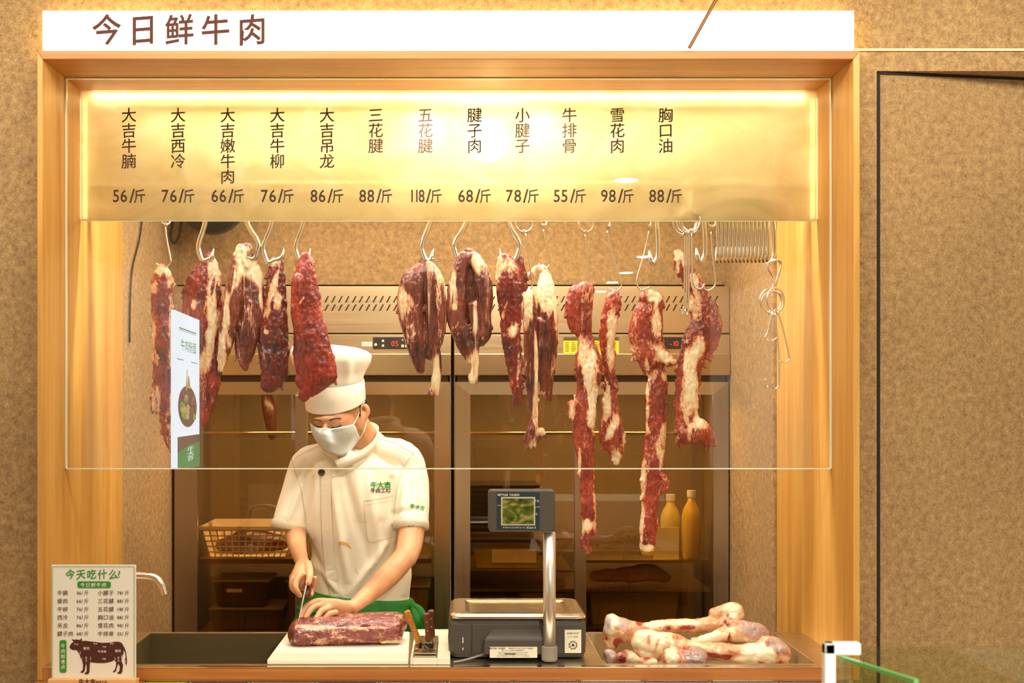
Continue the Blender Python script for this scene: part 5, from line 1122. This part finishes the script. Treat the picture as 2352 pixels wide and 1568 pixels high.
# ================================================================ THE CHEF
skin = NT('skin'); skin.set(Base_Color=skin.ramp(skin.noise(14, 4), [(.3, '#c48a5e'), (.6, '#d69e72'), (.8, '#dfac82')]), Roughness=.5)
skin.b.inputs['Subsurface Weight'].default_value = .12; skin.b.inputs['Subsurface Radius'].default_value = (.012, .005, .003); skin.b.inputs['Subsurface Scale'].default_value = 1
skin.bump(skin.noise(260, 3), .12, .001); SK = skin.m
cloth = NT('white_cotton'); cloth.set(Base_Color=cloth.ramp(cloth.noise(9, 3), [(.3, '#ece0c2'), (.7, '#f4ecd6')]), Roughness=.8); cloth.b.inputs['Sheen Weight'].default_value = .2
wv = cloth.noise(14, 3, (1, 1, .25), .5, 1.2); cloth.bump(wv, .25, .006, ); CLM = cloth.m
thread = pbr('stitching', '#cdbd98', .8)
chef = thing('person', 'person in white short-sleeved jacket, tall white cap and face mask slicing beef at the board', 'person', (PX(822, .70), .72, 0))
def sp(*a): return [(P(x, y, Y), w*(Y+D)/F) for x, y, w, Y in a]
def lob(mb, pts, flat=1.0, n=16, up=(0, 1, 0), dens=4): q = sp(*pts); mb.lobe([a for a, b in q], [b for a, b in q], flat, n, up, dens)
# ---- body: head, neck, trunk, arms, hands, legs as one skin
mb = MB()
HY = .59
rot = Euler((R(26), R(-4), R(14))).to_matrix()           # head bowed and turned to the viewer's left
hc = P(777, 925, HY+.045)
mb.ball(hc, .073, .090, .095, 24, 16, rot)
fc = P(769, 972, HY+.0)
mb.ball(fc, .060, .064, .080, 22, 14, rot)
lob(mb, [(760, 1008, 27, HY-.005), (757, 1022, 20, HY-.018)], 1.0)                    # chin
lob(mb, [(800, 985, 18, HY+.045), (785, 1015, 16, HY+.02)], 1.0)                       # jaw side
lob(mb, [(749, 972, 5, HY-.060), (746, 984, 6, HY-.066), (744, 996, 7, HY-.068)], 1.0)  # nose
lob(mb, [(727, 967, 9, HY-.042), (748, 963, 9, HY-.058), (778, 960, 10, HY-.050), (796, 955, 9, HY-.02)], 1.0)   # brow
lob(mb, [(733, 981, 8, HY-.044)]+[(740, 981, 8, HY-.048)], 1.0); lob(mb, [(768, 981, 9, HY-.048), (780, 979, 9, HY-.042)], 1.0)      # lids
lob(mb, [(790, 990, 15, HY-.02), (775, 1000, 14, HY-.035)], 1.0); lob(mb, [(728, 992, 10, HY-.025), (735, 1003, 10, HY-.035)], 1.0)
# ear
lob(mb, [(838, 932, 7, HY+.055), (843, 944, 8, HY+.058), (839, 958, 6, HY+.052), (834, 966, 5, HY+.048)], 1.3)
# neck and trunk
lob(mb, [(800, 960, 40, HY+.06), (822, 995, 38, HY+.09), (838, 1025, 42, HY+.12)], .95)
lob(mb, [(834, 1040, 70, .72), (826, 1090, 104, .72), (824, 1200, 96, .73), (828, 1330, 92, .74), (826, 1420, 98, .74)], .62, 24)
# viewer's right arm (flattened hand steadying the meat)
lob(mb, [(935, 1065, 26, .70), (948, 1130, 31, .68), (947, 1200, 31, .63), (940, 1255, 29, .58), (930, 1282, 27, .54)], 1.0)
lob(mb, [(938, 1268, 25, .56), (905, 1308, 27, .50), (868, 1345, 24, .42), (830, 1378, 18, .34), (808, 1396, 16, .30)], 1.0)
# viewer's left arm
lob(mb, [(705, 1068, 26, .70), (690, 1130, 29, .70), (680, 1190, 27, .68), (680, 1240, 24, .64)], 1.0)
lob(mb, [(680, 1232, 23, .64), (684, 1258, 20, .54), (690, 1280, 17, .44), (696, 1296, 15, .36)], 1.0)
# left-of-board hand closed round the knife handle
kY = .285
lob(mb, [(697, 1290, 15, .37), (694, 1306, 20, .335), (692, 1322, 22, .31), (691, 1335, 18, .30)], .85)
lob(mb, [(690, 1318, 8.5, .285), (679, 1338, 8, .262), (680, 1352, 7.2, .252), (690, 1368, 6.2, .262)], 1.0, 12)       # index down the bolster
lob(mb, [(684, 1316, 8.5, .305), (672, 1334, 8, .29), (672, 1350, 7.2, .285), (684, 1362, 6.2, .28)], 1.0, 12)       # middle
lob(mb, [(682, 1312, 8, .325), (671, 1326, 7.6, .325), (675, 1342, 7, .33), (692, 1350, 6.5, .325), (708, 1352, 6, .31)], 1.0, 12)
lob(mb, [(683, 1304, 7.5, .345), (675, 1318, 7, .35), (682, 1332, 6.5, .355), (700, 1338, 6, .345)], 1.0, 12)
lob(mb, [(706, 1345, 7, .325), (719, 1348, 7, .315), (721, 1335, 6.8, .305), (724, 1326, 5.6, .30)], 1.0, 12)
lob(mb, [(704, 1352, 6.5, .315), (716, 1360, 6.8, .305), (713, 1366, 6, .29)], 1.0, 12)
lob(mb, [(706, 1294, 10, .335), (711, 1310, 9.5, .30), (711, 1326, 8.6, .275), (708, 1339, 7.5, .262)], 1.0, 12)      # thumb along the back
# right-of-board hand, spread on the slab
lob(mb, [(812, 1394, 17, .305), (790, 1398, 21, .29), (768, 1396, 23, .285), (748, 1392, 20, .28)], .62, 18)
fing = [[(750, 1381, 8.5, .305), (726, 1381, 8.2, .300), (704, 1393, 7.6, .285), (694, 1412, 7.2, .268), (690, 1431, 6.0, .250)],
        [(748, 1388, 8.5, .280), (727, 1391, 8.2, .268), (714, 1400, 7.8, .256), (702, 1418, 7.0, .240), (698, 1433, 6.0, .230)],
        [(755, 1397, 8.5, .258), (740, 1402, 8.2, .245), (733, 1410, 7.4, .235), (724, 1424, 6.8, .222), (718, 1434, 5.8, .214)],
        [(772, 1406, 8.0, .240), (758, 1409, 7.4, .228), (750, 1416, 6.8, .222), (742, 1426, 6.0, .218), (736, 1433, 5.2, .212)]]
for fg_ in fing: lob(mb, fg_, 1.0, 12)
lob(mb, [(785, 1388, 9, .325), (765, 1392, 9, .345), (745, 1404, 8, .345), (732, 1416, 7, .335)], 1.0, 12)
# legs
for sx in (-1, 1):
    x = PX(826, .74)+sx*.085
    mb.lobe([Vector((x, .74, .95)), Vector((x, .73, .72)), Vector((x, .74, .48)), Vector((x, .76, .25)), Vector((x, .77, .10))], [.085, .075, .055, .048, .035], 1.0, 14)
body = fuse(mb, .0032, 5, .5)
displace(body, [(.0009, (60, 60, 60), False)], 5)
bo = link_mesh(body, 'body', SK, chef, None, True, recalc=False)
bv = bvh_of(bo)
# eyebrows, closed lashes
hairm = pbr('black_hair', '#15100c', .5)
mb = MB()
for pts, w in (([(718, 965), (728, 964), (738, 967)], 2.4), ([(757, 965), (770, 961), (784, 961)], 2.6)): strip_on(mb, pts, w, bv, .0012)
B(mb, 'eyebrow', pbr('brow_brown', '#3d2616', .7), chef)
mb = MB()
for pts, w in (([(724, 976), (731, 979), (740, 979)], 2.2), ([(761, 981), (773, 981), (784, 976)], 2.4)): strip_on(mb, pts, w, bv, .0012)
B(mb, 'eyelash', hairm, chef)
mb = MB(); lob(mb, [(818, 930, 11, HY+.010), (823, 945, 7, HY+.022), (825, 956, 4, HY+.026)], .6); lob(mb, [(800, 930, 48, HY+.10), (812, 955, 34, HY+.125)], 1.0)
hair = fuse(mb, .004, 3); displace(hair, [(.002, (200, 200, 60), True)], 3); link_mesh(hair, 'hair', hairm, chef, None, True, recalc=False)
# finger nails
mb = MB()
for x, y, w in ((708, 1338, 9),): strip_on(mb, [(x, y-4.5), (x, y+3.5)], w, bv, .0010)
strip_on(mb, [(689, 1427), (689, 1432)], 5, bv, .0008); strip_on(mb, [(698, 1429), (697, 1434)], 5, bv, .0008); strip_on(mb, [(719, 1430), (717, 1435)], 5, bv, .0008)
B(mb, 'fingernail', pbr('nail', '#f0c9a6', .3), chef)
# ---- jacket
mb = MB()
lob(mb, [(838, 1028, 62, .715), (826, 1062, 116, .71), (824, 1110, 128, .70), (822, 1180, 126, .70), (826, 1260, 116, .71), (831, 1340, 110, .72), (830, 1392, 112, .725)], .60, 32)
lob(mb, [(760, 1040, 26, .66), (710, 1058, 34, .69), (694, 1085, 34, .70)], 1.05, 18); lob(mb, [(870, 1035, 34, .70), (925, 1048, 38, .70), (942, 1080, 38, .70)], 1.05, 18)
def sleeve(pts, flat=1.0):
    q = sp(*pts); pp, rr = smooth([a for a, b in q], [b for a, b in q], 4); mb.tube(pp, rr, 24, up=(0, 1, 0), flat=flat)
sleeve([(930, 1055, 34, .70), (944, 1090, 38, .69), (948, 1140, 39, .665), (946, 1180, 39.5, .645), (944, 1208, 40, .63)], 1.0)
sleeve([(708, 1058, 32, .70), (694, 1090, 36, .70), (682, 1140, 40, .695), (672, 1180, 42, .685), (665, 1212, 43, .675)], .95)
jk = fuse(mb, .0042, 6, .5)
co = get_co(jk); no = get_no(jk)
# drapery: long soft folds falling from the shoulders, wrinkles at the waist and elbows
pxj = co[:, 0]*F/(co[:, 1]+D)+CX; pyj = (EYE-co[:, 2])*F/(co[:, 1]+D)+CY
def fold(x0, y0, x1, y1, w, a):
    dx, dy = x1-x0, y1-y0; L = math.hypot(dx, dy); t = np.clip(((pxj-x0)*dx+(pyj-y0)*dy)/L/L, 0, 1); d = np.hypot(pxj-x0-t*dx, pyj-y0-t*dy)
    return a*np.exp(-(d/w)**2)*np.sin(np.clip(t*.9+.1, 0, 1)*math.pi)**.5
h = np.zeros(len(co))
for f_ in ((760, 1080, 800, 1340, 9, .007), (790, 1090, 850, 1300, 10, -.006), (735, 1070, 716, 1240, 10, .006), (845, 1090, 880, 1330, 12, .006), (900, 1100, 905, 1240, 8, -.006), (885, 1250, 800, 1370, 9, .006), (915, 1290, 840, 1380, 8, -.005),
           (700, 1230, 760, 1370, 9, -.007), (715, 1290, 790, 1372, 8, .006), (690, 1120, 660, 1200, 8, .005), (720, 1100, 705, 1220, 7, -.007), (930, 1100, 925, 1190, 8, .005), (960, 1110, 970, 1200, 7, -.004), (905, 1180, 975, 1165, 7, -.004), (820, 1060, 830, 1200, 14, .004), (700, 1060, 650, 1180, 8, -.004), (940, 1290, 930, 1370, 9, .005), (870, 1200, 860, 1290, 10, -.004)):
    h += fold(*f_)
n_ = vnoise(co*np.array((9, 9, 4)), 3)*.0035 + (1-2*np.abs(vnoise(co*np.array((20, 20, 8)), 8)))*.0012
set_co(jk, co+no*(h*1.7+n_*1.2)[:, None])
jo = link_mesh(jk, 'jacket', CLM, chef, None, True, recalc=False)
bj = bvh_of(jo)
# cuffs
mb = MB()
def cuffring(pts, flat=1.0):
    q = sp(*pts); mb.tube([a for a, b in q], [b for a, b in q], 28, up=(0, 1, 0), flat=flat, cap=False)
cuffring([(944.5, 1196, 40.5, .635), (944, 1213, 42, .628), (944, 1213, 39, .628), (944, 1200, 37, .632)], 1.0)
B(mb, 'cuff', CLM, jo, sm=True); mb = MB()
cuffring([(668, 1200, 43.5, .68), (664, 1218, 45, .675), (664, 1218, 42, .675), (667, 1204, 40, .68)], .95); B(mb, 'cuff', CLM, jo, sm=True)
# stand collar: two bands crossing below the throat
def band(path, w, th, name='collar'):
    pp, _ = smooth(path, [1]*len(path), 6); rows = []
    for i, p in enumerate(pp):
        tg = (pp[min(i+1, len(pp)-1)]-pp[max(i-1, 0)]).normalized(); out = (p-P(812, 1000, .68)); out.z = 0; out.normalize()
        up = tg.cross(out).normalized(); up = up if up.z > 0 else -up; up = (up*.8+out*.25).normalized()
        rows.append([p-up*w*.5, p+up*w*.5, p+up*w*.5-out*th, p-up*w*.5-out*th])
    mb = MB(); mb.loft(rows); o = B(mb, name, CLM, jo, sm=True); return o
band([P(790, 985, .80), P(838, 978, .77), P(866, 990, .69), P(862, 1018, .635), P(836, 1042, .60), P(800, 1058, .578), P(772, 1068, .575)], .032, .004)
band([P(790, 985, .805), P(752, 1000, .72), P(740, 1022, .645), P(752, 1038, .60), P(776, 1050, .582)], .030, .004)
# undershirt sliver
mb = MB(); lob(mb, [(790, 1052, 16, .605), (806, 1048, 14, .605)], .6); B(mb, 'undershirt', pbr('undershirt', '#f3efe4', .8), chef, sm=True)
# placket, seams, pocket
mb = MB(); strip_on(mb, [(748, 1080), (750, 1150), (753, 1230), (760, 1310), (772, 1372)], 24, bj, .0022); B(mb, 'placket', CLM, jo)
mb = MB()
for pts in ([(736, 1085), (738, 1150), (740, 1230), (748, 1310), (760, 1372)], [(672, 1052), (676, 1075), (690, 1120), (700, 1180), (705, 1222)], [(958, 1030), (934, 1060), (916, 1100), (908, 1150), (905, 1190)], [(740, 1022), (705, 1036), (678, 1052)], [(872, 1008), (910, 1018), (950, 1042)], [(760, 1096), (800, 1085), (835, 1060), (858, 1030)]):
    strip_on(mb, pts, 1.3, bj, .0028)
B(mb, 'seam', thread, jo)
mb = MB(); strip_on(mb, [(836, 1150), (838, 1185), (841, 1215), (848, 1243), (880, 1238), (908, 1232)], 1.3, bj, .0026); strip_on(mb, [(836, 1150), (870, 1145), (905, 1138)], 1.6, bj, .0026); strip_on(mb, [(838, 1159), (870, 1154), (904, 1148)], .9, bj, .0026); B(mb, 'pocket', thread, jo)
bp = hit(bj, 739, 1084, .001); bp.y -= .006; mb = MB(); 
mb.lathe(bp, [(.0105, .002), (.0105, -.0035), (.008, -.0045), (.0068, -.0028), (.001, -.0028)], 24, 'y'); bt = B(mb, 'button', pbr('button_brown', '#4a3320', .35), jo, sm=True)
mb = MB()
for a in (0, 90, 180, 270): mb.ball(bp+Vector((math.cos(R(a))*.0022, -.003, math.sin(R(a))*.0022)), .0009, .0005, .0009, 8, 6)
B(mb, 'button_thread', M['darkgap'], bt)
emb = pbr('embroidery_green', '#1f8f2a', .6, var=.02); emk = pbr('embroidery_dark', '#241510', .6, var=.02)
mb = MB()
for i, ch in enumerate('牛大吉'): text_on(mb, ch, 858+i*15.6, 1113, 15.2, bj, off=.003, fat=.03, cw=1.05)
B(mb, 'green_logo', emb, jo)
mb = MB()
for i, ch in enumerate('牛肉工坊'): text_on(mb, ch, 856+i*11.7, 1126, 11.8, bj, off=.003, fat=.02, cw=1.0)
B(mb, 'dark_logo', emk, jo)
mb = MB()
for i, ch in enumerate('牛大吉'): text_on(mb, ch, 947+i*11.2, 1162+i*2.4, 11.5, bj, off=.003, rot=-12, fat=.03, cw=.95)
B(mb, 'sleeve_logo', emb, jo)
mb = MB(); strip_on(mb, [(940, 1140), (960, 1146), (978, 1150)], .8, bj, .0025); strip_on(mb, [(938, 1174), (958, 1182), (976, 1184)], .8, bj, .0025); B(mb, 'sleeve_patch', thread, jo)
stn = pbr('yellow_stain', '#e2b84c', .8)
mb = MB(); strip_on(mb, [(779, 1247), (786, 1246), (794, 1248), (800, 1251)], 6.5, bj, .0018); strip_on(mb, [(798, 1250), (803, 1254), (806, 1258)], 3, bj, .0018); strip_on(mb, [(817, 1305), (820, 1312), (825, 1319)], 1.2, bj, .0018); B(mb, 'stain', stn, jo)
# ---- apron round the waist, down to the knees
grn_ = NT('green_apron'); grn_.set(Base_Color=grn_.ramp(grn_.noise(10, 3), [(.3, '#0f5a14'), (.7, '#187a1e')]), Roughness=.75); grn_.bump(grn_.noise(12, 3, (1, 1, .3), .5, 1), .4, .01)
mb = MB(); q = []
for x, y, w, Y, fl in ((824, 1364, 121, .725, .62), (822, 1374, 129, .725, .63), (819, 1400, 134, .72, .63), (816, 1430, 146, .72, .63), (818, 1470, 145, .72, .64), (818, 1600, 155, .72, .66), (818, 1900, 160, .72, .66)):
    c = P(x, y, Y); r = w*(Y+D)/F; ring = []
    for k in range(64):
        a = 2*math.pi*k/64; wv_ = 1+.018*math.sin(a*9+y*.01)+.012*math.sin(a*17+y*.02)
        ring.append((c.x+r*wv_*math.cos(a), c.y+r*fl*wv_*math.sin(a), c.z + (-.014*math.cos(a) if y < 1390 else 0)))
    q.append(ring)
mb.loft(q); ap = B(mb, 'apron', grn_.m, chef, sm=True)
mb = MB(); 
ring2 = []
c = P(818, 1396, .72); r = 134*(3.72)/F
pth_ = [Vector((c.x+r*math.cos(a), c.y+r*.62*math.sin(a), c.z-.004*math.cos(a))) for a in (2*math.pi*k/48 for k in range(48))]
mb.tube(pth_, (.004), 10, closed=True); 
B(mb, 'waist_tie', grn_.m, ap, sm=True)
mb = MB(); mb.lobe([P(945, 1392, .62), P(962, 1405, .60), P(968, 1430, .60), P(972, 1470, .61)], [.014, .018, .020, .016], .6); mb.lobe([P(950, 1400, .60), P(956, 1425, .585), P(952, 1450, .59)], [.01, .013, .01], .6); mb.lobe([P(955, 1395, .60), P(975, 1420, .59), P(985, 1455, .6)], [.008, .012, .012], .5)
B(mb, 'apron_knot', grn_.m, ap, sm=True)
# trousers and shoes below the counter
mb = MB()
for sx in (-1, 1):
    x = PX(826, .74)+sx*.085; mb.tube([Vector((x, .74, .95)), Vector((x, .735, .7)), Vector((x, .745, .45)), Vector((x, .765, .12))], [.098, .092, .078, .066], 20)
B(mb, 'trousers', pbr('dark_trousers', '#22201e', .8), chef, sm=True)
mb = MB()
for sx in (-1, 1):
    x = PX(826, .74)+sx*.09; mb.lobe([Vector((x, .80, .045)), Vector((x, .70, .045)), Vector((x, .60, .036))], [.046, .046, .034], .98, 14, up=(0, 0, 1))
sh_ = fuse(mb, .005, 3); co = get_co(sh_); co[:, 2] = np.maximum(co[:, 2], .001); set_co(sh_, co); link_mesh(sh_, 'shoe', M['black'], chef, None, True, recalc=False)
# ---- mask
top = [(713, 971), (722, 979), (735, 984), (746, 982), (760, 984), (785, 980), (802, 976), (813, 973)]; bot = [(716, 990), (724, 1008), (738, 1026), (752, 1036), (768, 1042), (786, 1046), (806, 1034), (827, 1006)]
nu, nv = 28, 12; rows = []
tp, _ = smooth([Vector((x, y, 0)) for x, y in top], [1]*8, 4); btm, _ = smooth([Vector((x, y, 0)) for x, y in bot], [1]*8, 4)
m_ = len(tp)
for j in range(nv+1):
    v = j/nv; row = []
    for i in range(m_):
        u = i/(m_-1); p = tp[i].lerp(btm[i], v)
        ye = HY-.046+.085*max(0, (u-.45)/.55)**1.6+.030*max(0, (.28-u)/.28)**1.4+.020*v
        bulge = .048*math.sin(math.pi*min(1, u*1.0))**.7*math.exp(-((u-.36)/.42)**2)*(.55+.45*math.sin(math.pi*min(v*1.1, 1)))
        pleat = .0016*math.sin(v*math.pi*6)*math.sin(math.pi*u)
        yv = ye-bulge; hh = hit(bv, p.x, p.y, 0); yv = min(yv, hh.y-.006) if hh is not None else yv; row.append(P(p.x, p.y, yv+pleat))
    rows.append(row)
for _ in range(3):
    ys_ = [[p.y for p in r] for r in rows]
    for j in range(1, nv):
        for i in range(1, m_-1): k = min(ys_[j][i], (ys_[j-1][i]+ys_[j+1][i]+ys_[j][i-1]+ys_[j][i+1])/4); q_ = tp[i].lerp(btm[i], j/nv); rows[j][i] = P(q_.x, q_.y, k)
mb = MB(); mb.loft(rows, cap=False, closed=False)
mk = NT('mask_blue'); mk.set(Base_Color=L4('#d3dcd6'), Roughness=.75); mk.bump(mk.noise(300, 3), .15, .001)
mo = B(mb, 'face_mask', mk.m, chef, sm=True); sd_ = mo.modifiers.new('s', 'SOLIDIFY'); sd_.thickness = .0015
bmk = bvh_of(mo)
mb = MB()
for j in (.5, 1.1): mb.tube([r + Vector((0, -.0012, 0)) for r in [rows[0][i].lerp(rows[2][i], j*.7) for i in range(m_)]], .0006, 6)
mb.tube([rows[j][m_-2]+Vector((0, -.001, 0)) for j in range(nv+1)], .0006, 6); mb.tube([rows[j][1]+Vector((0, -.001, 0)) for j in range(nv+1)], .0006, 6)
B(mb, 'mask_seam', pbr('mask_seam', '#b9c2bb', .8), mo)
mb = MB()
a = rows[0][-1]; b = rows[-1][-1]
for pts in ([a, P(822, 955, HY+.01), P(832, 930, HY+.035), P(838, 922, HY+.055)], [b, P(836, 990, HY+.03), P(841, 972, HY+.05), P(845, 958, HY+.058)]):
    pp, rr = smooth(pts, [.0016]*4, 5); mb.tube(pp, rr, 8)
B(mb, 'ear_loop', pbr('ear_loop', '#f2efe6', .7), mo)
# ---- cap
mb = MB(); hatm = NT('hat_cotton'); hatm.set(Base_Color=hatm.ramp(hatm.noise(12, 3), [(.3, '#eee4ca'), (.7, '#f6efdc')]), Roughness=.8); hatm.bump(hatm.noise(30, 3, (1, 1, .4)), .15, .003)
def hring(px, py, hw, Y, asp, tilt, roll, pleat=0, n=96, ph=0):
    c = P(px, py, Y); r = hw*(Y+D)/F; rr = []
    for k in range(n):
        a = 2*math.pi*k/n; w = 1+pleat*(math.sin(a*11+ph)+.4*math.sin(a*19+1))
        x, y = r*w*math.cos(a), r*asp*w*math.sin(a)
        rr.append((c.x+x, c.y+y, c.z+y*math.tan(R(tilt))+x*math.tan(R(roll))))
    return rr
rg = [hring(771, 926, 66, HY+.045, 1.22, 17, 7), hring(771, 924, 68.5, HY+.045, 1.22, 17, 7), hring(770, 905, 69, HY+.04, 1.2, 15, 6), hring(768, 878, 68.5, HY+.03, 1.16, 11, 4)]
bd = MB(); bd.loft(rg[1:]+[hring(768, 876, 66.5, HY+.03, 1.16, 11, 4), hring(771, 924, 66, HY+.045, 1.22, 17, 7)], cap=False)
capo = thing_part = B(MB().loft([hring(768, 890, 67, HY+.033, 1.16, 12, 4), hring(767, 868, 67.5, HY+.03, 1.14, 9, 3, .006), hring(764, 850, 76, HY+.03, 1.12, 5, 1, .028), hring(760, 832, 88, HY+.03, 1.1, 2, 0, .034, ph=.4), hring(758, 815, 92, HY+.03, 1.05, 0, -1, .030, ph=.6), hring(757, 802, 86, HY+.03, 1.0, -2, -3, .02), hring(757, 796, 70, HY+.03, 1.0, -2, -4, .004), hring(757, 797, 40, HY+.03, 1.0, -2, -4), hring(757, 798, 8, HY+.03, 1.0, -2, -4)]), 'chef_hat', hatm.m, chef, sm=True)
bo2 = B(bd, 'hat_band', hatm.m, capo, sm=True)
bh_ = bvh_of(bo2)
mb = MB()
for i, ch in enumerate('牛大吉'): text_on(mb, ch, 717+i*9.4, 935.5+i*.4, 9.4, bh_, off=.0015, fat=.03)
B(mb, 'green_logo', emb, bo2); mb = MB()
for i, ch in enumerate('牛肉工坊'): text_on(mb, ch, 741.5+i*8.6, 937.5-i*.2, 8.6, bh_, off=.0015, fat=.02)
B(mb, 'dark_logo', emk, bo2)
mb = MB(); strip_on(mb, [(706, 928), (712, 940), (735, 948), (770, 950), (805, 945), (836, 930)], .8, bh_, .0014); B(mb, 'hem', thread, bo2)
# ---- knife in the hand
t = thing('chef_knife', 'kitchen knife with a wooden handle gripped upright in the hand, cutting the slab', 'knife', tuple(P(684, 1434, .25)))
a, b = P(710, 1318, .305), P(706, 1373, .270); ax = (b-a).normalized(); side = ax.cross(Vector((0, 1, 0))).normalized(); dp = side.cross(ax).normalized()
rings = []
for f_, w in ((0, .8), (.05, 1), (.5, .92), (.9, 1.0), (1, .92)):
    c = a.lerp(b, f_); rings.append([c+side*(.0088*w*u)+dp*(.014*w*v) for u, v in ((-.6, -1), (.6, -1), (1, -.6), (1, .6), (.6, 1), (-.6, 1), (-1, .6), (-1, -.6))])
mb = MB(); mb.loft(rings); B(mb, 'handle', hw2, t)
k0, k1 = P(703, 1347, .243), P(683.5, 1436, .205); ax = (k1-k0).normalized(); side = Vector((1, 0, .21)).normalized(); dv = Vector((-.11, 1, .15)).normalized()
mb = MB(); mb.hexa([k1-side*.0004-dv*.002, k1+side*.0004-dv*.002, k1+side*.0004+dv*.03, k1-side*.0004+dv*.03], [k0-side*.0012-dv*.002, k0+side*.0012-dv*.002, k0+side*.0012+dv*.05, k0-side*.0012+dv*.05]); B(mb, 'blade', pbr('honed_blade', '#efe9da', .35, .3, var=.02), t)
